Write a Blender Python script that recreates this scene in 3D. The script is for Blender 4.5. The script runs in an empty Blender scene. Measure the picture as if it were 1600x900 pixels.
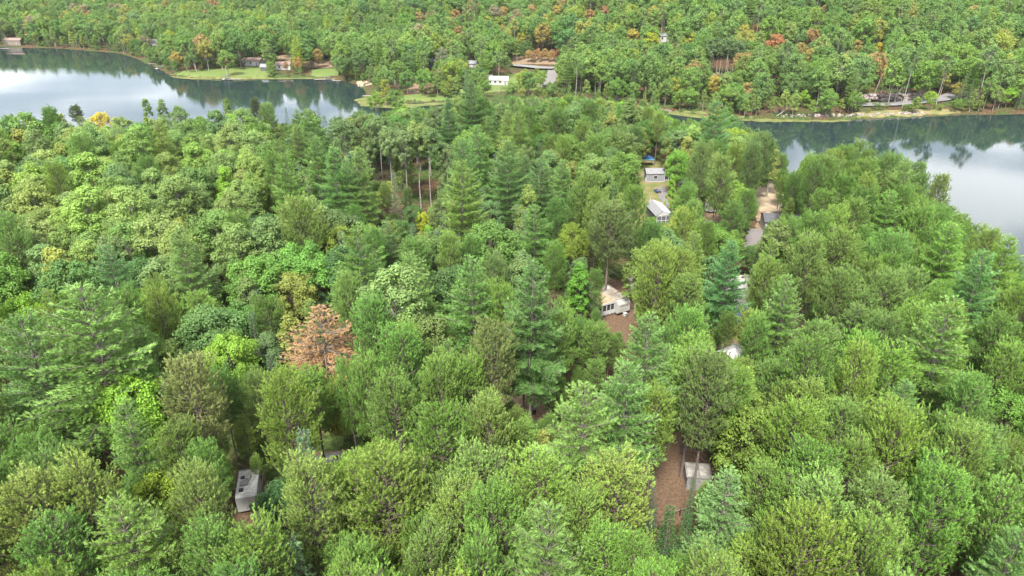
import bpy, bmesh, math, random
import numpy as np
from mathutils import Vector, Matrix

# ------------------------------------------------------------------ camera, sky, sun, exposure
scene = bpy.context.scene
CAM_Z, PITCH, FPX = 60.0, math.radians(26.0), 1066.67
cam_data = bpy.data.cameras.new('camera')
cam_data.sensor_width = 36.0
cam_data.lens = 24.0
cam_data.clip_start, cam_data.clip_end = 1.0, 12000.0
cam = bpy.data.objects.new('camera', cam_data)
scene.collection.objects.link(cam)
cam.location = (0, 0, CAM_Z)
cam.rotation_euler = (math.radians(90) - PITCH, 0, 0)
scene.camera = cam

SUN_EL, SUN_AZ = 52.0, 195.0            # degrees; azimuth clockwise from +Y: behind the camera, a little left
world = bpy.data.worlds.new('World')
scene.world = world
world.use_nodes = True
wt = world.node_tree
for n_ in list(wt.nodes): wt.nodes.remove(n_)
def WN(t, **k):
    n_ = wt.nodes.new(t)
    for a, b in k.items(): setattr(n_, a, b)
    return n_
w_out = WN('ShaderNodeOutputWorld'); w_bg = WN('ShaderNodeBackground')
w_sky = WN('ShaderNodeTexSky', sky_type='NISHITA', sun_disc=False)
w_sky.sun_elevation = math.radians(SUN_EL); w_sky.sun_rotation = math.radians(SUN_AZ)
w_bg.inputs['Strength'].default_value = 0.115
w_tc = WN('ShaderNodeTexCoord'); w_sep = WN('ShaderNodeSeparateXYZ')
wt.links.new(w_tc.outputs['Generated'], w_sep.inputs[0])
w_z = WN('ShaderNodeMath', operation='MAXIMUM'); w_z.inputs[1].default_value = 0.06
wt.links.new(w_sep.outputs['Z'], w_z.inputs[0])
w_dx = WN('ShaderNodeMath', operation='DIVIDE'); w_dy = WN('ShaderNodeMath', operation='DIVIDE')
wt.links.new(w_sep.outputs['X'], w_dx.inputs[0]); wt.links.new(w_z.outputs[0], w_dx.inputs[1])
wt.links.new(w_sep.outputs['Y'], w_dy.inputs[0]); wt.links.new(w_z.outputs[0], w_dy.inputs[1])
w_cmb = WN('ShaderNodeCombineXYZ')
wt.links.new(w_dx.outputs[0], w_cmb.inputs[0]); wt.links.new(w_dy.outputs[0], w_cmb.inputs[1])
w_cmb.inputs[2].default_value = 3.7
w_n1 = WN('ShaderNodeTexNoise'); w_n1.inputs['Scale'].default_value = 0.85
w_n1.inputs['Detail'].default_value = 5.0; w_n1.inputs['Roughness'].default_value = 0.55
w_n1.inputs['Distortion'].default_value = 0.7
wt.links.new(w_cmb.outputs[0], w_n1.inputs['Vector'])
w_rmp = WN('ShaderNodeValToRGB')
w_rmp.color_ramp.elements[0].position = 0.42; w_rmp.color_ramp.elements[0].color = (2.0, 2.3, 2.7, 1)
w_rmp.color_ramp.elements[1].position = 0.58; w_rmp.color_ramp.elements[1].color = (7.0, 7.0, 7.0, 1)
wt.links.new(w_n1.outputs['Fac'], w_rmp.inputs['Fac'])
w_mix = WN('ShaderNodeMix', data_type='RGBA'); w_mix.inputs['Factor'].default_value = 0.88
wt.links.new(w_sky.outputs['Color'], w_mix.inputs['A']); wt.links.new(w_rmp.outputs['Color'], w_mix.inputs['B'])
wt.links.new(w_mix.outputs['Result'], w_bg.inputs['Color'])
wt.links.new(w_bg.outputs[0], w_out.inputs['Surface'])

sun_data = bpy.data.lights.new('sun', 'SUN')
sun_data.energy = 3.0; sun_data.angle = math.radians(12); sun_data.color = (1.0, 0.96, 0.89)
sun = bpy.data.objects.new('sun', sun_data)
scene.collection.objects.link(sun)
_az, _el = math.radians(SUN_AZ), math.radians(SUN_EL)
_sd = Vector((math.sin(_az) * math.cos(_el), math.cos(_az) * math.cos(_el), math.sin(_el)))
sun.rotation_euler = _sd.to_track_quat('Z', 'Y').to_euler()
scene.view_settings.view_transform = 'Standard'
scene.view_settings.look = 'None'
scene.view_settings.gamma = 1.0
scene.view_settings.exposure = 2.22
scene.render.engine = 'CYCLES'
scene.cycles.max_bounces = 6
scene.cycles.diffuse_bounces = 4
scene.cycles.transmission_bounces = 3
scene.cycles.glossy_bounces = 3
scene.cycles.use_denoising = True

RNG = np.random.default_rng(7)
random.seed(7)
COL = scene.collection

# ------------------------------------------------------------------ projection and ground
SP, CP = math.sin(PITCH), math.cos(PITCH)
def project(x, y, z):
    v = z - CAM_Z
    d = y * CP - v * SP
    u = y * SP + v * CP
    return 800 + FPX * x / d, 450 - FPX * u / d, d
def ray(px, py):
    a, b = (px - 800) / FPX, (450 - py) / FPX
    return np.array([a, CP + b * SP, -SP + b * CP])
def on_plane(px, py, z=0.0):
    r = ray(px, py)
    t = (z - CAM_Z) / r[2]
    return r[0] * t, r[1] * t
FAR_PX = [(-420, 62), (-200, 66), (0, 73), (100, 76), (185, 83), (215, 92), (245, 107), (275, 119), (300, 123), (360, 125),
          (420, 123), (500, 122), (540, 127), (562, 134), (572, 146), (578, 153), (588, 161), (612, 167), (640, 161), (690, 158), (730, 158), (760, 160),
          (800, 162), (880, 164), (960, 168), (1040, 173), (1090, 180), (1160, 187), (1300, 187), (1400, 184), (1460, 181),
          (1520, 179), (1600, 178), (1750, 174), (2100, 170)]
NEAR_PX = [(-600, 262), (-200, 262), (0, 258), (200, 256), (400, 250), (560, 240), (640, 215), (700, 196), (800, 190), (930, 190),
           (1030, 198), (1120, 212), (1170, 232), (1205, 262), (1232, 286), (1300, 318), (1400, 362), (1480, 420), (1540, 495),
           (1600, 575), (1700, 680), (1900, 900)]
def jag(pts, amp, step):
    out = []
    for (x0, y0), (x1, y1) in zip(pts[:-1], pts[1:]):
        n = max(1, int(math.hypot(x1 - x0, y1 - y0) / step))
        for i in range(n):
            t = i / n
            j = amp if i else 0
            out.append((x0 + (x1 - x0) * t + random.uniform(-j, j), y0 + (y1 - y0) * t + random.uniform(-j, j)))
    return out + [pts[-1]]
far_w = [on_plane(*p) for p in FAR_PX]
near_w = [on_plane(*p) for p in NEAR_PX]
FAR_POLY = np.array(jag(far_w, 1.3, 11) + [(3800, 600), (3800, 3900), (-3800, 3900), (-3800, 900)])
NEAR_POLY = np.array(jag(near_w, 1.0, 9) + [(60, -900), (-2500, -900), (-2500, 200)])
def seg_dist(P, poly, ncl):
    a = poly; b = np.roll(poly, -1, 0)
    a, b = a[:ncl], b[:ncl]
    best = np.full(len(P), 1e9)
    for i in range(len(a)):
        ab = b[i] - a[i]
        t = np.clip(((P - a[i]) @ ab) / max(1e-9, ab @ ab), 0, 1)
        q = P - (a[i] + t[:, None] * ab)
        best = np.minimum(best, (q ** 2).sum(1))
    return np.sqrt(best)
def inside(P, poly):
    x, y = P[:, 0], P[:, 1]
    r = np.zeros(len(P), bool)
    j = len(poly) - 1
    for i in range(len(poly)):
        xi, yi = poly[i]; xj, yj = poly[j]
        c = ((yi > y) != (yj > y)) & (x < (xj - xi) * (y - yi) / (yj - yi + 1e-12) + xi)
        r ^= c
        j = i
    return r
NFC, NNC = len(FAR_POLY) - 5, len(NEAR_POLY) - 4
def sstep(t):
    t = np.clip(t, 0, 1)
    return t * t * (3 - 2 * t)
US = [-.9, -.75, -.42, -.3, 0, .18, .3, .75, .9]
def terrain(x, y, full=False):
    x = np.atleast_1d(np.asarray(x, float)); y = np.atleast_1d(np.asarray(y, float))
    P = np.stack([x, y], 1)
    inF, inN = inside(P, FAR_POLY), inside(P, NEAR_POLY)
    dF = seg_dist(P, FAR_POLY, NFC); dN = seg_dist(P, NEAR_POLY, NNC)
    u = x / np.maximum(y, 40)
    flat = np.interp(u, US, [12, 12, 45, 55, 82, 60, 30, 26, 26])
    slope = np.interp(u, US, [.15, .15, .16, .17, .19, .19, .19, .21, .21])
    dd = np.maximum(0, dF - flat)
    hill = slope * dd ** 2 / (dd + 12)
    hill = hill / (1 + hill / 260)
    bump = 1.6 * np.sin(x / 37 + 1.3) * np.sin(y / 43) * np.clip(dd / 60, 0, 1)
    hF = 1.1 * sstep(dF / 4) + 0.8 * sstep((dF - 8) / 30) + hill + bump
    hN = 0.9 * sstep(dN / 3) + 2.1 * sstep((dN - 3) / 14) + 0.35 * np.sin(x / 23) * np.sin(y / 31 + 2) * sstep(dN / 25)
    w = -0.25 * sstep(np.minimum(dF, dN) / 2) - 2.5 * sstep(np.minimum(dF, dN) / 18)
    h = np.where(inF, hF, np.where(inN, hN, w))
    if full: return h, inF, inN, dF, dN
    return h
GX0, GX1, GY0, GY1, GS = -700.0, 700.0, -40.0, 900.0, 2.5
_cx, _cy = np.arange(GX0, GX1 + GS, GS), np.arange(GY0, GY1 + GS, GS)
_X, _Y = np.meshgrid(_cx, _cy)
_h, _iF, _iN, _dF, _dN = terrain(_X.ravel(), _Y.ravel(), True)
CACHE = np.stack([_h, np.where(_iF, _dF, -_dF), np.where(_iN, _dN, -_dN)], 1).reshape(len(_cy), len(_cx), 3)
def lookup(x, y):
    x = np.atleast_1d(np.asarray(x, float)); y = np.atleast_1d(np.asarray(y, float))
    fx = np.clip((x - GX0) / GS, 0, len(_cx) - 1.001); fy = np.clip((y - GY0) / GS, 0, len(_cy) - 1.001)
    i, j = fx.astype(int), fy.astype(int); u, v = (fx - i)[:, None], (fy - j)[:, None]
    return (CACHE[j, i] * (1 - u) + CACHE[j, i + 1] * u) * (1 - v) + (CACHE[j + 1, i] * (1 - u) + CACHE[j + 1, i + 1] * u) * v
def quick(x, y):
    q = lookup(x, y); return q[:, 0], q[:, 1] > 0, q[:, 2] > 0, np.abs(q[:, 1]), np.abs(q[:, 2])
def gz(x, y): return float(lookup(x, y)[0, 0])
def on_ground(px, py, h=0.0):
    """the place whose point h above the ground is seen at photo pixel px, py"""
    r = ray(px, py)
    t = np.concatenate([np.arange(25, 400, 1.5), np.arange(400, 1500, 4)])
    d = CAM_Z + r[2] * t - lookup(r[0] * t, r[1] * t)[:, 0] - h
    k = np.where(d < 0)[0]
    k = k[0] if len(k) else len(t) - 1
    lo, hi = t[max(0, k - 1)], t[k]
    for _ in range(12):
        m = (lo + hi) / 2
        if CAM_Z + r[2] * m - gz(r[0] * m, r[1] * m) - h < 0: hi = m
        else: lo = m
    return float(r[0] * hi), float(r[1] * hi)

# ------------------------------------------------------------------ materials
def nodes_of(m):
    m.use_nodes = True
    return m.node_tree, m.node_tree.nodes, m.node_tree.links
def foliage_mat(name, transl=0.35, rough=0.6):
    m = bpy.data.materials.new(name)
    t, N, L = nodes_of(m); N.clear()
    out = N.new('ShaderNodeOutputMaterial')
    tint = N.new('ShaderNodeAttribute'); tint.attribute_type = 'INSTANCER'; tint.attribute_name = 'tint'
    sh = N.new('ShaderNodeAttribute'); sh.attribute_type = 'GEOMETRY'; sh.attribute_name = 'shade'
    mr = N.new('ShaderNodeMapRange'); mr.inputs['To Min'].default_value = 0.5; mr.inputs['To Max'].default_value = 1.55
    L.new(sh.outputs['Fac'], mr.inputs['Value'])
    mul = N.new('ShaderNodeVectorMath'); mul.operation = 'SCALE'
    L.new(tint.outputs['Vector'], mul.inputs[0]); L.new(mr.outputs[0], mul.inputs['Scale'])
    ye = N.new('ShaderNodeVectorMath'); ye.operation = 'MULTIPLY'; ye.inputs[1].default_value = (1.22, 1.06, 0.8)
    L.new(mul.outputs[0], ye.inputs[0])
    hu = N.new('ShaderNodeMath'); hu.operation = 'FRACT'
    h2 = N.new('ShaderNodeMath'); h2.operation = 'MULTIPLY'; h2.inputs[1].default_value = 7.31
    L.new(sh.outputs['Fac'], h2.inputs[0]); L.new(h2.outputs[0], hu.inputs[0])
    mx = N.new('ShaderNodeMix'); mx.data_type = 'RGBA'
    L.new(hu.outputs[0], mx.inputs['Factor']); L.new(mul.outputs[0], mx.inputs['A']); L.new(ye.outputs[0], mx.inputs['B'])
    p = N.new('ShaderNodeBsdfPrincipled'); p.inputs['Roughness'].default_value = rough
    p.inputs['Specular IOR Level'].default_value = 0.35
    L.new(mx.outputs['Result'], p.inputs['Base Color'])
    tr = N.new('ShaderNodeBsdfTranslucent'); L.new(mx.outputs['Result'], tr.inputs['Color'])
    ms = N.new('ShaderNodeMixShader'); ms.inputs[0].default_value = transl
    L.new(p.outputs[0], ms.inputs[1]); L.new(tr.outputs[0], ms.inputs[2]); L.new(ms.outputs[0], out.inputs['Surface'])
    return m
def plain(name, col, rough=0.7, var=0.25, scale=3.0, col2=None, metal=0.0, bump=0.0, detail=4, spec=0.4, coord='Object'):
    m = bpy.data.materials.new(name)
    t, N, L = nodes_of(m)
    p = N['Principled BSDF']
    p.inputs['Roughness'].default_value = rough; p.inputs['Metallic'].default_value = metal
    p.inputs['Specular IOR Level'].default_value = spec
    tc = N.new('ShaderNodeTexCoord'); no = N.new('ShaderNodeTexNoise')
    no.inputs['Scale'].default_value = scale; no.inputs['Detail'].default_value = detail
    L.new(tc.outputs[coord], no.inputs['Vector'])
    cr = N.new('ShaderNodeValToRGB')
    c2 = col2 or tuple(c * (1 - var) for c in col)
    cr.color_ramp.elements[0].position = 0.35; cr.color_ramp.elements[0].color = (*c2, 1)
    cr.color_ramp.elements[1].position = 0.65; cr.color_ramp.elements[1].color = (*col, 1)
    L.new(no.outputs['Fac'], cr.inputs['Fac']); L.new(cr.outputs['Color'], p.inputs['Base Color'])
    if bump:
        b = N.new('ShaderNodeBump'); b.inputs['Strength'].default_value = bump
        L.new(no.outputs['Fac'], b.inputs['Height']); L.new(b.outputs[0], p.inputs['Normal'])
    return m
M = {}
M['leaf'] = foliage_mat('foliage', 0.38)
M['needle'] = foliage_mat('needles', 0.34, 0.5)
M['bark_red'] = plain('red_pine_bark', (0.13, 0.095, 0.08), 0.9, col2=(0.07, 0.055, 0.048), scale=5)
M['bark_grey'] = plain('grey_bark', (0.17, 0.145, 0.125), 0.9, col2=(0.075, 0.062, 0.055), scale=4)
M['bark_pale'] = plain('pale_bark', (0.30, 0.285, 0.25), 0.8, col2=(0.1, 0.09, 0.08), scale=3)
M['twig'] = plain('dead_twigs', (0.17, 0.145, 0.13), 0.9, col2=(0.09, 0.075, 0.07), scale=2)

# ground material: needle litter, moss and low green cover mixed by noise
def ground_mat():
    m = bpy.data.materials.new('forest_floor')
    t, N, L = nodes_of(m); p = N['Principled BSDF']; p.inputs['Roughness'].default_value = 0.95
    p.inputs['Specular IOR Level'].default_value = 0.1
    tc = N.new('ShaderNodeTexCoord')
    def noise(s, d=5):
        n = N.new('ShaderNodeTexNoise'); n.inputs['Scale'].default_value = s; n.inputs['Detail'].default_value = d
        L.new(tc.outputs['Object'], n.inputs['Vector']); return n
    n1, n2, n3 = noise(0.09), noise(1.3), noise(6)
    r1 = N.new('ShaderNodeValToRGB'); e = r1.color_ramp.elements
    e[0].position = .4; e[0].color = (0.075, 0.045, 0.028, 1); e[1].position = .6; e[1].color = (0.04, 0.065, 0.018, 1)
    r2 = N.new('ShaderNodeValToRGB'); e = r2.color_ramp.elements
    e[0].position = .35; e[0].color = (0.45, 0.45, 0.45, 1); e[1].position = .7; e[1].color = (1.5, 1.4, 1.3, 1)
    L.new(n1.outputs['Fac'], r1.inputs['Fac']); L.new(n2.outputs['Fac'], r2.inputs['Fac'])
    mx = N.new('ShaderNodeMix'); mx.data_type = 'RGBA'; mx.blend_type = 'MULTIPLY'; mx.inputs['Factor'].default_value = 1
    L.new(r1.outputs['Color'], mx.inputs['A']); L.new(r2.outputs['Color'], mx.inputs['B'])
    L.new(mx.outputs['Result'], p.inputs['Base Color'])
    b = N.new('ShaderNodeBump'); b.inputs['Strength'].default_value = .6; b.inputs['Distance'].default_value = .2
    L.new(n3.outputs['Fac'], b.inputs['Height']); L.new(b.outputs[0], p.inputs['Normal'])
    return m
M['ground'] = ground_mat()
def water_mat():
    m = bpy.data.materials.new('lake_water')
    t, N, L = nodes_of(m); p = N['Principled BSDF']
    p.inputs['Base Color'].default_value = (0.012, 0.022, 0.022, 1)
    p.inputs['Roughness'].default_value = 0.04; p.inputs['IOR'].default_value = 1.33
    p.inputs['Specular IOR Level'].default_value = 0.42
    tc = N.new('ShaderNodeTexCoord')
    n1 = N.new('ShaderNodeTexNoise'); n1.inputs['Scale'].default_value = 0.9; n1.inputs['Detail'].default_value = 3
    n2 = N.new('ShaderNodeTexNoise'); n2.inputs['Scale'].default_value = 0.018; n2.inputs['Detail'].default_value = 3
    mp = N.new('ShaderNodeMapping'); mp.inputs['Scale'].default_value = (0.6, 1.4, 1)
    L.new(tc.outputs['Object'], mp.inputs['Vector']); L.new(mp.outputs[0], n1.inputs['Vector']); L.new(mp.outputs[0], n2.inputs['Vector'])
    # patches of light breeze between calm water
    mr = N.new('ShaderNodeMapRange'); mr.inputs['From Min'].default_value = .42; mr.inputs['From Max'].default_value = .62
    mr.inputs['To Min'].default_value = 0.07; mr.inputs['To Max'].default_value = 0.22
    L.new(n2.outputs['Fac'], mr.inputs['Value'])
    b = N.new('ShaderNodeBump'); b.inputs['Distance'].default_value = 0.06
    L.new(mr.outputs[0], b.inputs['Strength']); L.new(n1.outputs['Fac'], b.inputs['Height']); L.new(b.outputs[0], p.inputs['Normal'])
    return m
M['water'] = water_mat()

# ------------------------------------------------------------------ object helpers
def tag(o, label=None, cat=None, group=None, kind=None):
    if label: o['label'] = label
    if cat: o['category'] = cat
    if group: o['group'] = group
    if kind: o['kind'] = kind
    return o
def link(name, me, parent=None, loc=None):
    o = bpy.data.objects.new(name, me); COL.objects.link(o)
    if parent is not None: o.parent = parent
    if loc is not None: o.location = loc
    return o
def np_mesh(name, verts, faces, mats, midx=None, shade=None, smooth=False):
    """faces: list of (array n x k) blocks"""
    me = bpy.data.meshes.new(name)
    verts = np.asarray(verts, np.float32)
    me.vertices.add(len(verts)); me.vertices.foreach_set('co', verts.ravel())
    loops = np.concatenate([f.ravel() for f in faces]).astype(np.int32)
    sizes = np.concatenate([np.full(len(f), f.shape[1]) for f in faces]).astype(np.int32)
    me.loops.add(len(loops)); me.loops.foreach_set('vertex_index', loops)
    me.polygons.add(len(sizes))
    starts = np.concatenate([[0], np.cumsum(sizes)[:-1]]).astype(np.int32)
    me.polygons.foreach_set('loop_start', starts)
    try: me.polygons.foreach_set('loop_total', sizes)
    except Exception: pass
    if midx is not None: me.polygons.foreach_set('material_index', np.asarray(midx, np.int32))
    me.polygons.foreach_set('use_smooth', np.full(len(sizes), smooth))
    for mt in mats: me.materials.append(mt)
    if shade is not None:
        a = me.attributes.new('shade', 'FLOAT', 'FACE'); a.data.foreach_set('value', np.asarray(shade, np.float32))
    me.update(calc_edges=True)
    return me

class Geo:
    """collects triangles / quads with a shade value and a material index"""
    def __init__(s): s.v, s.f, s.n, s.sh, s.mi = [], [], 0, [], []
    def add(s, v, f, shade=0.5, mi=0):
        s.v.append(v); s.f.append(f + s.n); s.n += len(v)
        s.sh.append(np.broadcast_to(np.asarray(shade, float), (len(f),))); s.mi.append(np.full(len(f), mi))
    def merge(s, o, mi=None):
        for v, f, sh, m in zip(o.v, o.f2(), o.sh, o.mi): s.add(v, f, sh, m[0] if mi is None else mi)
    def f2(s):
        out, n = [], 0
        for v, f in zip(s.v, s.f): out.append(f - n); n += len(v)
        return out
    def mesh(s, name, mats, smooth=False):
        return np_mesh(name, np.concatenate(s.v), s.f, mats, np.concatenate(s.mi), np.concatenate(s.sh), smooth)
def unit(a): return a / np.maximum(1e-9, np.linalg.norm(a, axis=-1, keepdims=True))
def tube(g, pts, radii, sides=5, mi=0, shade=0.5):
    pts = np.asarray(pts, float); radii = np.asarray(radii, float)
    d = unit(np.gradient(pts, axis=0))
    ref = np.array([0.0, 0, 1]) if abs(d[0][2]) < .9 else np.array([1.0, 0, 0])
    a = unit(np.cross(d, ref)); b = np.cross(d, a)
    th = np.arange(sides) * 2 * math.pi / sides
    ring = pts[:, None] + radii[:, None, None] * (np.cos(th)[None, :, None] * a[:, None] + np.sin(th)[None, :, None] * b[:, None])
    v = ring.reshape(-1, 3); n = len(pts); f = []
    for i in range(n - 1):
        for j in range(sides):
            k = (j + 1) % sides
            f.append((i * sides + j, i * sides + k, (i + 1) * sides + k, (i + 1) * sides + j))
    g.add(v, np.array(f), shade, mi)
def needle_tufts(g, rng, P, D, n, axis_len, nlen, width, spread, shade, mi=0):
    """shoots at P along D, each with n needles (thin triangles) leaning out from the shoot"""
    m = len(P)
    P = np.repeat(P, n, 0); D = unit(np.repeat(D, n, 0)); sh = np.repeat(shade, n)
    t = rng.random(m * n)
    rnd = rng.normal(size=(m * n, 3))
    side = unit(rnd - (rnd * D).sum(1, keepdims=True) * D)
    org = P + D * (t * axis_len)[:, None]
    nd = unit(D + side * (spread * (1.15 - 0.6 * t))[:, None])
    w = unit(np.cross(nd, rng.normal(size=nd.shape)))
    L = nlen * rng.uniform(.75, 1.2, m * n)
    a = org - w * width / 2; b = org + w * width / 2; c = org + nd * L[:, None]
    v = np.stack([a, b, c], 1).reshape(-1, 3)
    f = np.arange(len(v)).reshape(-1, 3)
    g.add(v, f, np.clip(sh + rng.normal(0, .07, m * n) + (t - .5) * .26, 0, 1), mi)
def leaves(g, rng, P, Nn, size, shade, mi=0):
    m = len(P)
    Nn = unit(Nn + rng.normal(0, .45, (m, 3)))
    a = unit(np.cross(Nn, rng.normal(size=(m, 3)))); b = np.cross(Nn, a)
    s = size * rng.uniform(.7, 1.3, m)[:, None]
    v = np.stack([P - a * s * .55, P - b * s * .38 + Nn * s * .1, P + a * s * .55, P + b * s * .38 + Nn * s * .1], 1).reshape(-1, 3)
    g.add(v, np.arange(len(v)).reshape(-1, 4), np.clip(shade + rng.normal(0, .09, m), 0, 1), mi)

# ------------------------------------------------------------------ tree meshes (real sizes in metres)
def trunk_curve(rng, H, lean=0.25, n=7):
    z = np.linspace(-.4, H, n)
    dx = np.cumsum(rng.normal(0, lean / n, n)); dy = np.cumsum(rng.normal(0, lean / n, n))
    return np.stack([dx - dx[0], dy - dy[0], z], 1)
def conifer(seed, kind, lod=0):
    rng = np.random.default_rng(seed)
    wood, fol = Geo(), Geo()
    if kind == 'red':
        H, R, base, nb = 17.0, rng.uniform(3.5, 3.9), rng.uniform(.42, .50), 92
    elif kind == 'white':
        H, R, base, nb = 22.0, rng.uniform(4.8, 5.4), .26, 100
    elif kind == 'dead':
        H, R, base, nb = 17.0, 5.8, .38, 66
    elif kind == 'cone':   # young pine, pointed
        H, R, base, nb = 9.0, 2.0, .12, 62
    else:                  # spruce
        H, R, base, nb = 14.0, 2.3, .08, 110
    tc = trunk_curve(rng, H, .5 if kind != 'spruce' else .1)
    r0 = {'red': .2, 'white': .24, 'dead': .22, 'spruce': .15, 'cone': .1}[kind]
    tube(wood, tc, r0 * (1 - np.linspace(0, .88, len(tc))) + .015, 6)
    hb = base * H; Hc = H - hb
    asym = rng.uniform(0, 2 * math.pi); P, D, S = [], [], []
    lobes = rng.normal(0, 1, 4)
    for i in range(nb):
        t = (i + rng.uniform(-.4, .4)) / nb; t = min(max(t, 0), .985)
        if kind == 'white' or kind == 'dead': NW = 12 if kind == 'white' else 8; t = min(.98, (round(t * NW) + rng.uniform(-.13, .13)) / NW) if t > .02 else .01
        t = max(0, t)
        th = i * 2.39996 + rng.uniform(-.35, .35)
        if kind == 'red':
            prof = math.sqrt(max(.02, 1 - ((t - .30) / .72) ** 2.2)) if t > .30 else .6 + .4 * t / .30
            el = math.radians(2 + 50 * t ** 1.3 + rng.uniform(-8, 8)); curve = .55
            ln = R * prof * rng.uniform(.72, 1.12)
        elif kind in ('white', 'dead'):
            prof = (1 - t) ** (.62 if kind == 'white' else .95) * (.72 + .28 * min(1, t / .15)) + .07
            el = math.radians(-2 + 55 * t ** 1.6 + rng.uniform(-5, 5)); curve = .20
            ln = R * prof * rng.uniform(.62, 1.18)
        elif kind == 'cone':
            prof = (1 - t) ** .9 * .95 + .06; el = math.radians(8 + 40 * t); curve = .3; ln = R * prof * rng.uniform(.8, 1.12)
        else:
            prof = (1 - t) ** .95 * min(1, .6 + t * 4) + .04; el = math.radians(-12 + 35 * t); curve = .1
            ln = R * prof * rng.uniform(.8, 1.12)
        ln *= 1 + .14 * math.sin(2 * th + lobes[0]) + .10 * math.sin(3 * th + lobes[1] + t * 4)
        ln = max(.35, ln)
        hz = hb + t * Hc
        c0 = np.array([np.interp(hz, tc[:, 2], tc[:, 0]), np.interp(hz, tc[:, 2], tc[:, 1]), hz])
        hd = np.array([math.cos(th), math.sin(th), 0.0])
        k = 5
        s = np.linspace(0, 1, k)
        pts = c0 + hd * (ln * math.cos(el) * s * (1 - .12 * s * s * (curve > .3)))[:, None] + np.array([0, 0, 1.0]) * (ln * (math.sin(el) * s + curve * s ** 2.2 * .6))[:, None]
        pts += rng.normal(0, .05 * ln ** .5, pts.shape) * s[:, None]
        tube(wood, pts, (.055 if kind != 'spruce' else .025) * max(.4, ln / 3) * (1 - .8 * s) + .007, 3, shade=.5)
        bd = rng.normal(0, .09)
        if kind == 'red':
            ns = max(5, int(ln * 5.0))
            for q in range(ns):
                a = .30 + .70 * (q + rng.random()) / ns
                bp = np.array([np.interp(a, s, pts[:, j]) for j in range(3)])
                lat = np.cross(hd, [0, 0, 1.0]) * rng.choice([-1, 1]) * rng.uniform(.3, 1.4) 
                tw = (lat * rng.uniform(.3, 1.0) + hd * rng.uniform(0, .6)) * min(1.1, .36 * ln + .2) * (1.15 - .6 * a) 
                tw[2] += rng.uniform(.05, .45)
                if a > .93: tw *= .3
                n_t = 2 if a < .95 else 1
                if rng.random() < .3: tube(wood, np.array([bp, bp + tw * .6, bp + tw]), np.array([.015, .012, .008]), 3)
                for z in range(n_t):
                    pp = bp + tw * ((z + 1) / n_t) + rng.normal(0, .16, 3)
                    dr = unit(hd * rng.uniform(.1, .6) + unit(tw + 1e-6) * .3 + np.array([0, 0, rng.uniform(.8, 1.2)]) + rng.normal(0, .28, 3))
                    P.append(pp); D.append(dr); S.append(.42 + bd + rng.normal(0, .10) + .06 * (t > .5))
        else:
            stp = {'white': .36, 'dead': .42, 'spruce': .30, 'cone': .27}[kind]
            ns = max(2, int(ln * (1 - .12) / stp))
            for q in range(ns):
                a = .08 + .92 * (q + rng.uniform(.2, .8)) / ns
                bp = np.array([np.interp(a, s, pts[:, j]) for j in range(3)])
                for sd in (-1, 1):
                    L = (.38 * ln + .25) * (1.08 - a) ** .6 * rng.uniform(.6, 1.15) * (.85 if kind != 'white' else 1)
                    dr = unit(hd * .75 + np.cross(hd, [0, 0, 1.0]) * sd * rng.uniform(.6, 1) + np.array([0, 0, rng.uniform(-.05, .3)]))
                    if kind == 'spruce': dr[2] -= .15
                    nt = max(1, int(L / (.27 if kind == 'white' else .33)))
                    if kind == 'dead' and rng.random() < .45: tube(wood, np.array([bp, bp + dr * L * .5, bp + dr * L]), np.array([.014, .01, .006]), 3)
                    for z in range(nt):
                        if kind == 'dead' and rng.random() < .10: continue
                        pp = bp + dr * L * (z + rng.uniform(.4, 1)) / nt + np.array([0, 0, rng.normal(0, .05)])
                        up = {'white': .45, 'dead': -.05, 'spruce': .05, 'cone': .6}[kind]
                        P.append(pp); D.append(unit(dr + np.array([0, 0, up + rng.normal(0, .15)]) + rng.normal(0, .15, 3)))
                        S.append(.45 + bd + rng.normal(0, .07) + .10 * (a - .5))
    # leader
    top = tc[-1]
    for q in range(5):
        P.append(top + rng.normal(0, .14, 3) - [0, 0, .25 * q]); D.append(unit(np.array([0, 0, 1.0]) + rng.normal(0, .25, 3))); S.append(.5)
    P, D, S = np.array(P), np.array(D), np.clip(np.array(S), .02, .98)
    if lod:
        keep = rng.random(len(P)) < (.6 if kind != 'white' else .45)
        P, D, S = P[keep], D[keep], S[keep]
    if kind == 'red':
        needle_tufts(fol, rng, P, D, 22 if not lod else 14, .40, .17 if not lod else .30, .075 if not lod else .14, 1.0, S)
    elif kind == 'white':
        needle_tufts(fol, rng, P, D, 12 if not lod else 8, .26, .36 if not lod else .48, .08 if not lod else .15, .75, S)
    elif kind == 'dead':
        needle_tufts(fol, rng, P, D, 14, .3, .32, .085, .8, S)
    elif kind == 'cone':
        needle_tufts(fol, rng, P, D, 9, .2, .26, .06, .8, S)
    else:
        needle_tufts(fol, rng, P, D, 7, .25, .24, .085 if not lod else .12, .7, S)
    if kind == 'red':       # dead lower twigs, grey and bare
        for q in range(14):
            hz = hb * rng.uniform(.55, 1.0); th = rng.uniform(0, 6.28); L = rng.uniform(.6, 2.0)
            c0 = np.array([np.interp(hz, tc[:, 2], tc[:, 0]), np.interp(hz, tc[:, 2], tc[:, 1]), hz])
            hd = np.array([math.cos(th), math.sin(th), rng.uniform(-.2, .25)])
            tube(wood, np.array([c0, c0 + hd * L * .5, c0 + hd * L + [0, 0, .1]]), np.array([.03, .02, .008]), 3)
    return wood, fol, H, R, hb
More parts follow.
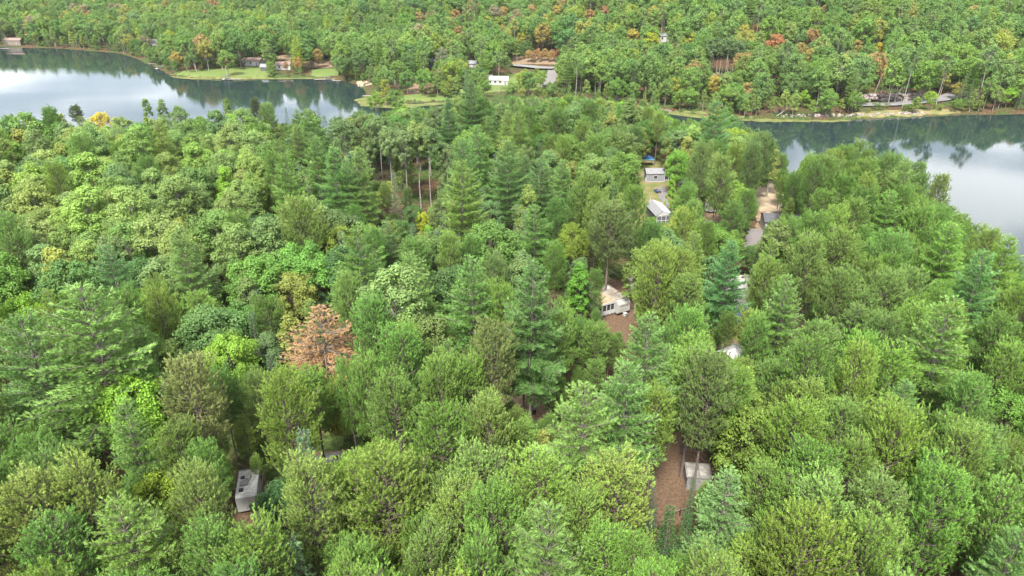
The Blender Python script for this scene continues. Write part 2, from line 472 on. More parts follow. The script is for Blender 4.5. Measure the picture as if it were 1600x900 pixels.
def broadleaf(seed, shape, lod=0):
    rng = np.random.default_rng(seed)
    wood, fol = Geo(), Geo()
    if shape == 'round':      H, R, hb = 15.0, 4.6, 4.5
    elif shape == 'aspen':    H, R, hb = 18.0, 4.0, 6.5
    elif shape == 'birch':    H, R, hb = 15.0, 3.0, 4.0
    elif shape == 'column':   H, R, hb = 15.0, 2.6, 1.5
    elif shape == 'tall':     H, R, hb = 21.0, 3.0, 12.5
    else:                     H, R, hb = 2.6, 1.6, .2          # shrub
    tc = trunk_curve(rng, H * .86, .6 if shape != 'shrub' else .1)
    tube(wood, tc, np.linspace(.19 if R > 2 else .04, .03 if R > 2 else .01, len(tc)), 5)
    Hc = H - hb
    ncl = {'round': 92, 'aspen': 90, 'birch': 66, 'column': 70, 'tall': 46, 'shrub': 12}[shape]
    if lod and shape != 'shrub': ncl = int(ncl * .72)
    cz = hb + Hc * .5
    lob = rng.normal(0, 1, 6)
    for i in range(ncl):
        # clump centres spread over the upper and outer crown, some inside
        u = rng.uniform(-.85, 1); th = i * 2.39996 + rng.uniform(-.5, .5)
        rr = math.sqrt(max(0, 1 - u * u))
        if shape == 'round': rr = min(1, rr * 1.1)
        if shape in ('column', 'birch'): rr = math.sqrt(max(0.0, (1 - u) / 2)) * .95 + .08
        if shape == 'aspen': rr = max(0, 1 - max(0, u) ** 2.2) ** .6 * (.8 + .2 * min(1, 1 + u))
        rad = rng.uniform(.55, .95) * (1 + .17 * math.sin(2 * th + lob[0]) + .12 * math.sin(3 * th + lob[1]))
        c = np.array([math.cos(th) * rr * R * rad, math.sin(th) * rr * R * rad, cz + u * Hc * .5 * rng.uniform(.75, .97)])
        cr = R * rng.uniform(.15, .31) * (1.15 if shape == 'shrub' else 1)
        if i % 2 == 0 and shape != 'shrub':
            hz = max(hb * .8, c[2] - R * .8)
            c0 = np.array([np.interp(hz, tc[:, 2], tc[:, 0]), np.interp(hz, tc[:, 2], tc[:, 1]), hz])
            tube(wood, np.array([c0, (c0 + c) / 2 + [0, 0, -.2], c]), np.array([.06, .04, .015]), 3)
        area = cr * cr
        ls = {0: .30, 1: .50}[lod] * (1 if shape != 'shrub' else .55)
        n = int(area * 4 * math.pi * .75 / (ls * ls * .42) * (1.15 if lod == 0 else 1.0))
        n = min(n, 170 if lod == 0 else 60)
        d = unit(rng.normal(size=(n, 3)) + np.array([0, 0, .45]))
        sub = 1 + .22 * np.sin(d[:, 0] * 5 + lob[2] + i) * np.sin(d[:, 1] * 5 + lob[3]) 
        pp = c + d * (cr * sub * rng.uniform(.55, 1.22, n))[:, None] * np.array([1, 1, .8])
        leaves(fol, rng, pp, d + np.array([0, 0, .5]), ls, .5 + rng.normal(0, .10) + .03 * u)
    return wood, fol, H, R, hb

def far_tree_names(): pass
KIND = {   # name: (builder, arg, leaf material, bark material, near variants, far variants)
    'red_pine': (conifer, 'red', 'needle', 'bark_red', 6, 2),
    'white_pine': (conifer, 'white', 'needle', 'bark_grey', 4, 2),
    'spruce_tree': (conifer, 'spruce', 'needle', 'bark_grey', 3, 1),
    'young_pine': (conifer, 'cone', 'needle', 'bark_grey', 2, 0),
    'dead_pine': (conifer, 'dead', 'needle', 'twig', 1, 0),
    'maple_tree': (broadleaf, 'round', 'leaf', 'bark_grey', 3, 4),
    'oak_tree': (broadleaf, 'round', 'leaf', 'bark_grey', 2, 4),
    'aspen_tree': (broadleaf, 'aspen', 'leaf', 'bark_pale', 4, 3),
    'birch_tree': (broadleaf, 'birch', 'leaf', 'bark_pale', 3, 3),
    'cedar_tree': (broadleaf, 'column', 'leaf', 'bark_grey', 2, 1),
    'poplar_tree': (broadleaf, 'tall', 'leaf', 'bark_pale', 2, 2),
    'shrub': (broadleaf, 'shrub', 'leaf', 'bark_grey', 3, 0),
}
NEARV, FARV, DIM = {}, {}, {}
for ki, (k, (fn, arg, lm, bm_, nv, fv)) in enumerate(KIND.items()):
    NEARV[k], FARV[k] = [], []
    for i in range(nv):
        wood, fol, H, R, hb = fn(1000 * (ki + 1) + i, arg, 0)
        DIM[k] = (H, R, hb)
        tm = wood.mesh(k + '_trunk', [M[bm_]], True); cm = fol.mesh(k + '_crown', [M[lm]])
        both = Geo(); both.merge(fol, 0); both.merge(wood, 1)
        NEARV[k].append((tm, cm, both.mesh(k + '_whole', [M[lm], M[bm_]]), R))
    for i in range(fv):
        wood, fol, H, R, hb = fn(5000 * (ki + 1) + i, arg, 1)
        both = Geo(); both.merge(fol, 0); both.merge(wood, 1)
        FARV[k].append((both.mesh(k + '_far', [M[lm], M[bm_]]), R))
    if not FARV[k]: FARV[k] = [(w, R) for _, _, w, R in NEARV[k]]

# ------------------------------------------------------------------ the ground, one sheet to the horizon, and the water
def axis(lo, hi, dlo, dhi, step, far):
    mid = np.arange(dlo, dhi + step, step)
    a, s, left = dlo, step, []
    while a > lo: s *= far; a -= s; left.append(a)
    a, s, right = mid[-1], step, []
    while a < hi: s *= far; a += s; right.append(a)
    return np.array(left[::-1] + list(mid) + right)
gx = axis(-3600, 3600, -330, 330, 3.2, 1.22)
gy = axis(-700, 3800, 0, 470, 3.2, 1.16)
X, Y = np.meshgrid(gx, gy)
Z = terrain(X.ravel(), Y.ravel())
nx, ny = len(gx), len(gy)
idx = np.arange(nx * ny).reshape(ny, nx)
quads = np.stack([idx[:-1, :-1], idx[:-1, 1:], idx[1:, 1:], idx[1:, :-1]], -1).reshape(-1, 4)
me = np_mesh('ground', np.stack([X.ravel(), Y.ravel(), Z], 1), [quads], [M['ground']], smooth=True)
tag(link('ground', me), 'forest floor of brown needle litter and moss under the trees', kind='structure')
wm = np_mesh('lake', [(-3500, -650, 0), (3500, -650, 0), (3500, 3700, 0), (-3500, 3700, 0)], [np.array([[0, 1, 2, 3]])], [M['water']])
tag(link('lake', wm), 'calm grey blue lake reflecting clouds and the wooded far shore', kind='structure')

# ------------------------------------------------------------------ flat ground patches and roads, draped
M['dirt'] = plain('orange_brown_needle_litter', (0.120, 0.075, 0.048), .95, col2=(0.06, 0.042, 0.026), scale=3.2, detail=9, bump=.7, spec=.1)
M['tan'] = plain('tan_dry_ground', (0.20, 0.145, 0.095), .95, col2=(0.12, 0.085, 0.055), scale=.9, spec=.1)
M['gravel'] = plain('grey_gravel', (0.16, 0.145, 0.14), .9, col2=(0.10, 0.09, 0.088), scale=2.5, bump=.4, spec=.2)
M['sand'] = plain('beach_sand', (0.30, 0.24, 0.165), .95, col2=(0.2, 0.155, 0.105), scale=.7, spec=.1)
M['lawn'] = plain('lawn_grass', (0.07, 0.125, 0.03), .95, col2=(0.11, 0.12, 0.04), scale=.35, spec=.1, detail=6)
M['yard'] = plain('worn_yard_grass', (0.075, 0.10, 0.03), .95, col2=(0.17, 0.13, 0.065), scale=.28, spec=.1, detail=6)
M['sedge'] = plain('marsh_sedge', (0.115, 0.12, 0.04), .95, col2=(0.065, 0.075, 0.025), scale=.3, spec=.1, detail=6)
M['asphalt'] = plain('worn_asphalt', (0.15, 0.145, 0.142), .85, col2=(0.11, 0.107, 0.105), scale=1.2)
M['rock'] = plain('pale_pink_rock', (0.24, 0.20, 0.185), .9, col2=(0.11, 0.09, 0.085), scale=1.2, bump=.4)
def drape(name, world_pts, mat, label, lift=.05, wob=.0, cuts=2):
    bm = bmesh.new()
    ring = []
    n = len(world_pts)
    for i in range(n):
        (x0, y0), (x1, y1) = world_pts[i], world_pts[(i + 1) % n]
        k = max(1, int(math.hypot(x1 - x0, y1 - y0) / 2.2))
        for j in range(k):
            t = j / k
            ring.append((x0 + (x1 - x0) * t + random.uniform(-wob, wob), y0 + (y1 - y0) * t + random.uniform(-wob, wob)))
    vs = [bm.verts.new((x, y, 0)) for x, y in ring]
    es = [bm.edges.new((vs[i], vs[(i + 1) % len(vs)])) for i in range(len(vs))]
    bmesh.ops.triangle_fill(bm, edges=es, use_beauty=True)
    for _ in range(3):
        long = [e for e in bm.edges if e.calc_length() > 3.4]
        if not long: break
        bmesh.ops.subdivide_edges(bm, edges=long, cuts=1)
        bmesh.ops.triangulate(bm, faces=bm.faces[:])
    bm.verts.ensure_lookup_table()
    zz = terrain([v.co.x for v in bm.verts], [v.co.y for v in bm.verts])
    for v, z in zip(bm.verts, zz): v.co.z = max(z, 0.0) + lift
    bmesh.ops.recalc_face_normals(bm, faces=bm.faces[:])
    me = bpy.data.meshes.new(name); bm.to_mesh(me); bm.free(); me.materials.append(mat)
    for p in me.polygons: p.use_smooth = True
    return tag(link(name, me), label, kind='structure')
def patch(name, pix, mat, label, lift=.06, wob=.5): return drape(name, [on_ground(*p) for p in pix], M[mat], label, lift, wob)
def ribbon(name, pix, width, mat, label, lift=.08):
    pts = np.array([on_ground(*p) for p in pix])
    s = np.concatenate([[0], np.cumsum(np.linalg.norm(np.diff(pts, axis=0), axis=1))])
    q = np.arange(0, s[-1], 2.5)
    c = np.stack([np.interp(q, s, pts[:, 0]), np.interp(q, s, pts[:, 1])], 1)
    d = unit(np.gradient(c, axis=0)); nrm = np.stack([-d[:, 1], d[:, 0]], 1)
    V = []
    for o in np.linspace(-.5, .5, 5):
        e = c + nrm * width * o
        zc = terrain(e[:, 0], e[:, 1])
        V.append(np.stack([e[:, 0], e[:, 1], zc + lift], 1))
    V = np.stack(V, 1); zz = V[:, :, 2].max(1, keepdims=True) ; V[:, :, 2] = zz
    n = len(c); ix = np.arange(n * 5).reshape(n, 5)
    f = np.stack([ix[:-1, :-1], ix[:-1, 1:], ix[1:, 1:], ix[1:, :-1]], -1).reshape(-1, 4)
    me = np_mesh(name, V.reshape(-1, 3), [f], [M[mat]], smooth=True)
    return tag(link(name, me), label, kind='structure')
patch('needle_clearing', [(990, 690), (1035, 672), (1090, 690), (1135, 740), (1125, 800), (1080, 830), (1010, 825), (975, 760)], 'dirt', 'orange brown needle covered clearing in front of the grey shed', wob=.8)
patch('needle_clearing', [(350, 745), (368, 735), (415, 742), (420, 800), (408, 835), (372, 842), (345, 800)], 'dirt', 'reddish bare ground around the camper roof', wob=.5)
patch('camp_clearing', [(740, 560), (800, 545), (850, 570), (870, 610), (868, 665), (820, 690), (770, 670), (735, 610)], 'tan', 'tan camp clearing between the pines', wob=.8)
patch('needle_bed', [(820, 622), (852, 624), (856, 660), (850, 690), (818, 690), (812, 650)], 'dirt', 'orange needle bed around the black fire drum', lift=.10, wob=.4)
patch('lawn', [(822, 585), (850, 582), (858, 612), (826, 618)], 'yard', 'small yellow green grass patch beyond the fire drum', lift=.11, wob=.5)
patch('trailer_yard', [(930, 440), (985, 435), (1010, 470), (1010, 505), (990, 535), (950, 535), (925, 500)], 'dirt', 'rusty brown ground in front of the park trailer', wob=.8)
patch('cabin_yard', [(990, 250), (1050, 248), (1062, 290), (1055, 330), (1040, 362), (1000, 362), (985, 320), (988, 280)], 'yard', 'worn yellow green yard between the grey cabin and the screened shelter', wob=.8)
patch('gravel_driveway', [(1026, 296), (1033, 289), (1041, 297), (1045, 318), (1050, 345), (1040, 350), (1036, 325)], 'gravel', 'short gravel track beside the dark quad bike', lift=.12, wob=.4)
patch('beach', [(1165, 292), (1222, 286), (1228, 312), (1215, 332), (1168, 334), (1155, 312)], 'sand', 'pale sandy beach opening beyond two pine trunks', wob=.8)
patch('dirt_path', [(1176, 330), (1196, 330), (1203, 350), (1200, 364), (1182, 364), (1182, 348)], 'tan', 'tan path leading from the gravel pad to the beach', lift=.10, wob=.4)
patch('gravel_pad', [(1166, 358), (1199, 357), (1208, 372), (1200, 392), (1175, 405), (1160, 390)], 'gravel', 'pinkish grey gravel parking pad west of the white house', lift=.14, wob=.5)
patch('gravel_driveway', [(1148, 450), (1176, 450), (1182, 480), (1176, 510), (1142, 512), (1146, 480)], 'gravel', 'grey driveway strip below the white camper', wob=.5)
patch('camp_clearing', [(1085, 300), (1150, 296), (1160, 330), (1130, 372), (1085, 368), (1075, 330)], 'tan', 'tan camp site ground beside the white boat', wob=.8)
patch('camp_clearing', [(480, 705), (560, 700), (580, 750), (520, 770), (480, 745)], 'dirt', 'brown litter round the half hidden camper', wob=.8)
patch('camp_clearing', [(1115, 530), (1170, 530), (1175, 580), (1120, 585)], 'tan', 'tan ground by the half hidden white awning', wob=.8)
patch('lawn', [(265, 117), (300, 110), (350, 106), (400, 104), (418, 108), (428, 119), (380, 122), (300, 121)], 'lawn', 'mown green lawn sloping down to the pontoon boat', wob=.8)
patch('lawn', [(488, 108), (527, 107), (530, 119), (486, 119)], 'lawn', 'bright lawn behind the docks', wob=.5)
patch('bare_bank', [(432, 88), (460, 84), (505, 95), (525, 97), (520, 106), (490, 106), (440, 100)], 'tan', 'pinkish bare bank above the far lawn', lift=.1, wob=.8)
patch('sandy_landing', [(556, 128), (572, 126), (585, 133), (560, 136)], 'sand', 'sandy landing at the end of the left bay', wob=.4)
patch('lawn', [(628, 150), (660, 146), (720, 148), (722, 156), (650, 158), (612, 162)], 'lawn', 'green reedy bank beside the narrow channel', wob=.8)
patch('grassy_track', [(640, 120), (654, 118), (660, 134), (652, 148), (636, 148)], 'tan', 'dry grass track running down to the channel', wob=.6)
patch('lawn', [(752, 120), (870, 105), (875, 125), (840, 140), (760, 145)], 'lawn', 'bright green yard around the long white trailer', wob=.8)
patch('road_bank', [(796, 88), (870, 90), (876, 101), (800, 101)], 'tan', 'bare reddish bank above the road bend', lift=.1, wob=.6)
ribbon('road', [(792, 103), (812, 104), (840, 107), (866, 108)], 7.5, 'asphalt', 'grey road passing below the orange shrubs', lift=.2)
ribbon('side_road', [(864, 110), (862, 118), (858, 128), (850, 138)], 5.5, 'gravel', 'gravel side road turning down from the road bend', lift=.18)
ribbon('lake_road', [(1330, 165), (1390, 164), (1440, 160), (1470, 156), (1490, 150), (1510, 144)], 7.0, 'asphalt', 'pale road curving up behind the right shore', lift=.35)
patch('marsh', [(1030, 172), (1090, 175), (1160, 182), (1260, 187), (1330, 188), (1320, 193), (1200, 194), (1100, 188), (1030, 180)], 'sedge', 'yellow sedge marsh along the water edge', lift=.06, wob=.8)
patch('marsh', [(575, 150), (600, 158), (640, 164), (720, 158), (760, 162), (700, 166), (620, 172), (565, 172), (555, 160)], 'sedge', 'olive weed bed in the mouth of the channel', lift=.05, wob=.8)
patch('marsh', [(262, 119), (300, 121.5), (420, 121.5), (500, 120.5), (530, 123), (500, 124.5), (420, 125.5), (300, 125.5), (270, 123)], 'sedge', 'pale sedge fringe at the foot of the far lawn', lift=.1, wob=.8)
patch('rocky_bank', [(1335, 176), (1400, 172), (1480, 170), (1500, 176), (1440, 182), (1340, 184)], 'yard', 'bare rocky bank between the lake road and the water', lift=.08, wob=.6)

# ------------------------------------------------------------------ small builders for made things
class MB:
    """boxes, bars, prisms and tubes collected into one mesh"""
    def __init__(s): s.v, s.f = [], []
    def _add(s, v, f):
        n = len(s.v); s.v += [tuple(p) for p in v]; s.f += [tuple(i + n for i in q) for q in f]; return s
    def box(s, cx, cy, cz, sx, sy, sz, taper=0.0, rz=0.0):
        a, b, c = sx / 2, sy / 2, sz / 2; k = 1 - taper
        P = [(-a, -b, -c), (a, -b, -c), (a, b, -c), (-a, b, -c), (-a * k, -b * k, c), (a * k, -b * k, c), (a * k, b * k, c), (-a * k, b * k, c)]
        co, si = math.cos(rz), math.sin(rz)
        P = [(cx + x * co - y * si, cy + x * si + y * co, cz + z) for x, y, z in P]
        return s._add(P, [(0, 3, 2, 1), (4, 5, 6, 7), (0, 1, 5, 4), (1, 2, 6, 5), (2, 3, 7, 6), (3, 0, 4, 7)])
    def prism(s, poly, axis, lo, hi):
        """poly: 2D points; extruded along axis ('x','y','z')"""
        n = len(poly)
        def pt(a, b, t): return {'x': (t, a, b), 'y': (a, t, b), 'z': (a, b, t)}[axis]
        v = [pt(a, b, lo) for a, b in poly] + [pt(a, b, hi) for a, b in poly]
        f = [tuple(range(n))[::-1], tuple(range(n, 2 * n))] + [(i, (i + 1) % n, n + (i + 1) % n, n + i) for i in range(n)]
        return s._add(v, f)
    def rod(s, p, q, r, sides=6):
        p, q = np.array(p, float), np.array(q, float)
        d = unit(q - p); ref = np.array([0, 0, 1.0]) if abs(d[2]) < .9 else np.array([1.0, 0, 0])
        a = unit(np.cross(d, ref)); b = np.cross(d, a)
        v = [e + r * (math.cos(t) * a + math.sin(t) * b) for e in (p, q) for t in [2 * math.pi * i / sides for i in range(sides)]]
        f = [tuple(range(sides))[::-1], tuple(range(sides, 2 * sides))] + [(i, (i + 1) % sides, sides + (i + 1) % sides, sides + i) for i in range(sides)]
        return s._add(v, f)
    def build(s, name, mat, parent=None, bevel=0.0):
        bm = bmesh.new()
        vs = [bm.verts.new(p) for p in s.v]
        for q in s.f:
            try: bm.faces.new([vs[i] for i in q])
            except ValueError: pass
        bmesh.ops.recalc_face_normals(bm, faces=bm.faces[:])
        if bevel:
            bmesh.ops.bevel(bm, geom=bm.edges[:], offset=bevel, segments=2, affect='EDGES', profile=.6)
        me = bpy.data.meshes.new(name); bm.to_mesh(me); bm.free(); me.materials.append(mat)
        return link(name, me, parent)
def thing(name, label, cat, x, y, rz=0.0, group=None, z=None):
    o = bpy.data.objects.new(name, None); COL.objects.link(o); o.empty_display_size = .5
    o.location = (x, y, gz(x, y) if z is None else z); o.rotation_euler = (0, 0, rz)
    return tag(o, label, cat, group)
def at(px, py): return on_ground(px, py)
M['white'] = plain('weathered_white_paint', (0.33, 0.33, 0.32), .5, var=.14, scale=1.2)
M['offwhite'] = plain('dirty_white_roof', (0.27, 0.26, 0.24), .7, col2=(0.15, 0.14, 0.12), scale=1.6)
M['camper_roof'] = plain('chalky_camper_roof', (0.44, 0.43, 0.41), .7, col2=(0.26, 0.25, 0.23), scale=2.2)
M['littered_roof'] = plain('needle_strewn_roof', (0.20, 0.185, 0.155), .85, col2=(0.10, 0.07, 0.045), scale=1.1, detail=7)
M['siding'] = plain('grey_siding', (0.16, 0.165, 0.175), .6, var=.12, scale=2)
M['grey_roof'] = plain('grey_shingle_roof', (0.17, 0.17, 0.175), .8, col2=(0.12, 0.12, 0.125), scale=3)
M['dark_roof'] = plain('charcoal_shingle_roof', (0.07, 0.07, 0.08), .8, col2=(0.045, 0.045, 0.052), scale=2)
M['white_roof'] = plain('white_metal_roof', (0.45, 0.45, 0.44), .35, var=.1, scale=.8)
M['glass'] = plain('dark_glass', (0.02, 0.025, 0.03), .08, var=.2, scale=1, spec=.8)
M['rust_litter'] = plain('leaf_litter_on_roof', (0.19, 0.12, 0.065), .9, col2=(0.24, 0.2, 0.14), scale=1.3)
M['cream'] = plain('cream_trailer_skin', (0.30, 0.295, 0.27), .45, var=.12, scale=1.5)
M['stripe'] = plain('grey_stripe', (0.18, 0.17, 0.17), .5, var=.1)
M['wood'] = plain('weathered_boards', (0.16, 0.13, 0.1), .85, col2=(0.1, 0.08, 0.06), scale=4)
M['greywood'] = plain('grey_boards', (0.18, 0.17, 0.16), .85, col2=(0.11, 0.1, 0.095), scale=3)
M['brown'] = plain('brown_roofing', (0.17, 0.12, 0.10), .8, col2=(0.12, 0.08, 0.07), scale=2)
M['navy'] = plain('navy_paint', (0.02, 0.03, 0.09), .3, var=.2, spec=.6)
M['black'] = plain('black_plastic', (0.018, 0.018, 0.02), .5, var=.2)
M['rubber'] = plain('tyre_rubber', (0.03, 0.03, 0.03), .85, var=.2)
M['steel'] = plain('dull_steel', (0.4, 0.4, 0.4), .4, var=.2, metal=.8)
M['blue'] = plain('blue_tarp', (0.012, 0.04, 0.13), .6, col2=(0.012, 0.03, 0.09), scale=1.5)
M['teal'] = plain('teal_trim', (0.05, 0.32, 0.36), .5)
M['red'] = plain('dull_red_paint', (0.3, 0.05, 0.04), .5)
M['darkcloth'] = plain('dark_blue_grey_cover', (0.07, 0.08, 0.11), .7, var=.3)

def window(parent, x, y, z, w, h, ax='x', face=-1, fm='white'):
    """a framed pane on a wall; ax: the wall's direction, face: which side it looks"""
    t = .06
    def bx(m, u, dz, su, sz, out=t):
        if ax == 'x': m.box(x + u, y + face * out / 2, z + dz, su, out, sz)
        else: m.box(x + face * out / 2, y + u, z + dz, out, su, sz)
    wroot = None
    m = MB()
    for u, dz, su, sz in ((-w / 2, 0, .09, h + .09), (w / 2, 0, .09, h + .09), (0, h / 2, w - .09, .09), (0, -h / 2, w - .09, .09)): bx(m, u, dz, su, sz)
    wroot = m.build('window', M[fm], parent)
    p = MB(); bx(p, 0, 0, w - .09, h - .09, .025); p.build('pane', M['glass'], wroot)
    return wroot
def gable_house(x, y, rz, w, d, h, rise, wall, roof, label, cat='cabin', name='cabin', over=.35, ridge='x', wins=2, door=True, chimney=False):
    r = thing(name, label, cat, x, y, rz)
    m = MB()
    if ridge == 'x':
        m.prism([(-d / 2, -.4), (d / 2, -.4), (d / 2, h), (0, h + rise - .05), (-d / 2, h)], 'x', -w / 2, w / 2)
    else:
        m.prism([(-w / 2, -.4), (w / 2, -.4), (w / 2, h), (0, h + rise - .05), (-w / 2, h)], 'y', -d / 2, d / 2)
    m.build('wall', M[wall], r)
    half = d / 2 if ridge == 'x' else w / 2; lng = w / 2 if ridge == 'x' else d / 2
    e = over; k = rise / half
    for s in (-1, 1):
        m = MB(); m.prism([(0, h + rise + .02), (s * (half + e), h - k * e + .02), (s * (half + e), h - k * e + .16), (0, h + rise + .16)], ridge, -lng - over, lng + over)
        m.build('roof', M[roof], r)
    for i in range(wins):
        u = (i + .5) / wins * w - w / 2
        if door and i == wins - 1 and wins > 1: 
            MB().box(u, -d / 2 - .04, 1.0, .9, .07, 2.0).build('door', M['stripe'], r); continue
        window(r, u, -d / 2, h * .58, min(1.0, w / wins * .5), h * .38)
    if chimney: MB().box(w * .2, d * .1, h + rise, .5, .5, 1.2).build('chimney', M['brown'], r)
    return r

# ---- grey cabin in the mown yard
x, y = at(1023, 284)
cab = gable_house(x, y + 1.5, .05, 5.0, 3.4, 2.35, .95, 'siding', 'grey_roof', 'small grey sided cabin with one white framed window beyond the quad bike', wins=1, door=False, over=.2)
for sx_ in (-1, 1):
    for sy_ in (-1, 1): MB().box(sx_ * 2.5, sy_ * 1.7, 1.0, .16, .16, 2.6).build('corner_trim', M['white'], cab)
MB().box(0, -1.72, .05, 5.0, .1, .25).build('base_trim', M['white'], cab)
pr = MB().prism([(2.72, 2.05), (3.95, 1.95), (3.95, 2.08), (2.72, 2.2)], 'y', -1.2, 1.6).build('porch_roof', M['grey_roof'], cab)
for yy in (-1.1, 1.5): MB().box(3.85, yy, .85, .1, .1, 2.2).build('porch_post', M['white'], cab)
MB().box(3.3, .2, .12, 1.3, 2.8, .2).build('porch_deck', M['greywood'], cab)
MB().box(2.55, .2, 1.0, .08, .9, 2.0).build('door', M['dark_roof'], cab)
# ---- blue tarp canopy behind it
x, y = at(1017, 266)
can = thing('canopy', 'blue tarp canopy with teal edge standing behind the small grey cabin', 'canopy', x, y + 5.0)
for a in (-1, 1):
    for b in (-1, 1): MB().rod((a * 1.3, b * 1.3, -.1), (a * 1.3, b * 1.3, 2.3), .04).build('post', M['steel'], can)
MB()._add([(-1.45, -1.45, 2.3), (1.45, -1.45, 2.3), (1.45, 1.45, 2.3), (-1.45, 1.45, 2.3), (0, 0, 3.2), (0, 0, 3.1)], [(0, 1, 4), (1, 2, 4), (2, 3, 4), (3, 0, 4), (1, 0, 5), (2, 1, 5), (3, 2, 5), (0, 3, 5)]).build('tarp', M['blue'], can)
for a, b, sx_, sy_ in ((0, -1.47, 2.9, .04), (0, 1.47, 2.9, .04), (-1.47, 0, .04, 2.9), (1.47, 0, .04, 2.9)):
    MB().box(a, b, 2.2, sx_, sy_, .28).build('valance', M['teal'], can)
# ---- quad bike
def quad(x, y, rz, label):
    q = thing('quad_bike', label, 'quad bike', x, y, rz)
    MB().box(0, 0, .62, .62, 1.5, .32, .2).build('body', M['navy'], q, .05)
    MB().box(0, .2, .86, .36, .8, .18, .15).build('seat', M['black'], q, .04)
    for a in (-1, 1):
        for b in (-1, 1):
            w = MB().rod((a * .42, b * .62, .32), (a * .68, b * .62, .32), .32, 14).build('wheel', M['rubber'], q)
            MB().rod((a * .60, b * .62, .32), (a * .70, b * .62, .32), .15, 10).build('rim', M['steel'], w)
            MB().box(a * .5, b * .62, .74, .42, .7, .08, .2).build('fender', M['navy'], q, .02)
    MB().rod((-.42, -.42, 1.08), (.42, -.42, 1.08), .025).rod((0, -.55, .8), (0, -.42, 1.08), .03).build('handlebar', M['steel'], q)
    for b in (-1, 1):
        m = MB()
        for i in range(4): m.rod((-.38 + .25 * i, b * .45, .86), (-.38 + .25 * i, b * .9, .86), .018)
        m.rod((-.4, b * .9, .86), (.4, b * .9, .86), .02).rod((-.4, b * .45, .86), (.4, b * .45, .86), .02).build('rack', M['steel'], q)
    for a in (-1, 1): MB().box(a * .2, -.78, .68, .16, .06, .1).build('headlight', M['white'], q)
    return q
x, y = at(1027, 301); quad(x, y, .15, 'navy quad bike parked on the worn yard between cabin and white roofed shelter')
# ---- small box by the cabin corner and the small sheds' clutter
x, y = at(1009, 283)
pt = thing('propane_tank', 'white propane tank at the corner of the small grey cabin', 'gas tank', x, y)
MB().rod((0, 0, 0), (0, 0, .9), .3, 12).build('tank', M['white'], pt, .05); MB().rod((0, 0, .92), (0, 0, 1.08), .08, 8).build('valve', M['steel'], pt)
# ---- white-roofed screened shelter
nx_, ny_ = on_ground(1036, 352)
fx_, fy_ = on_ground(1017, 331)
ang = math.atan2(fy_ - ny_, fx_ - nx_) - math.pi / 2
sh = thing('screened_shelter', 'screened shelter with a bright white metal roof and dark grey gable side', 'shelter', nx_ - math.sin(ang) * 4, ny_ + math.cos(ang) * 4, ang)
L_, W_, Hh = 8.2, 3.4, 2.3
MB().prism([(-W_ / 2 - .25, Hh - .1), (-.35, Hh + 1.15), (-.35, Hh + 1.28), (-W_ / 2 - .25, Hh + .03)], 'y', -L_ / 2, L_ / 2).build('roof', M['grey_roof'], sh)
MB().prism([(-.35, Hh + 1.15), (W_ / 2 + .35, Hh + .25), (W_ / 2 + .35, Hh + .38), (-.35, Hh + 1.28)], 'y', -L_ / 2, L_ / 2).build('roof', M['white_roof'], sh)
MB().box(-W_ / 2, 0, Hh / 2 - .1, .1, L_ - .3, Hh).build('wall', M['dark_roof'], sh)
MB().box(W_ / 2, 0, Hh / 2, .1, L_ - .3, Hh + .2).build('wall', M['siding'], sh)
MB().prism([(-W_ / 2, Hh - .1), (W_ / 2, Hh + .25), (-.35, Hh + 1.1)], 'y', -L_ / 2 + .1, -L_ / 2 + .16).build('gable_panel', M['white'], sh)
for u in (-1.65, -.55, .55, 1.65): MB().box(u, -L_ / 2 + .13, Hh / 2, .12, .12, Hh).build('post', M['white'], sh)
for v in (.1, 1.15, Hh - .05):
    MB().box(0, -L_ / 2 + .12, v, W_ + .05, .09, .1).build('rail', M['white'], sh)
for u in (-1.1, 0, 1.1): MB().box(u, -L_ / 2 + .16, Hh / 2 + .1, .98, .03, Hh - .1).build('screen', M['dark_roof'], sh)
for i in range(7): MB().prism([(-.35, Hh + 1.285), (W_ / 2 + .35, Hh + .385), (W_ / 2 + .35, Hh + .42), (-.35, Hh + 1.32)], 'y', -L_ / 2 + .6 + i * 1.16, -L_ / 2 + .65 + i * 1.16).build('roof_seam', M['white'], sh)
MB().rod((-1.0, L_ / 2 - .5, Hh + .4), (-1.0, L_ / 2 - .5, Hh + 1.7), .12, 8).build('stove_pipe', M['white'], sh)

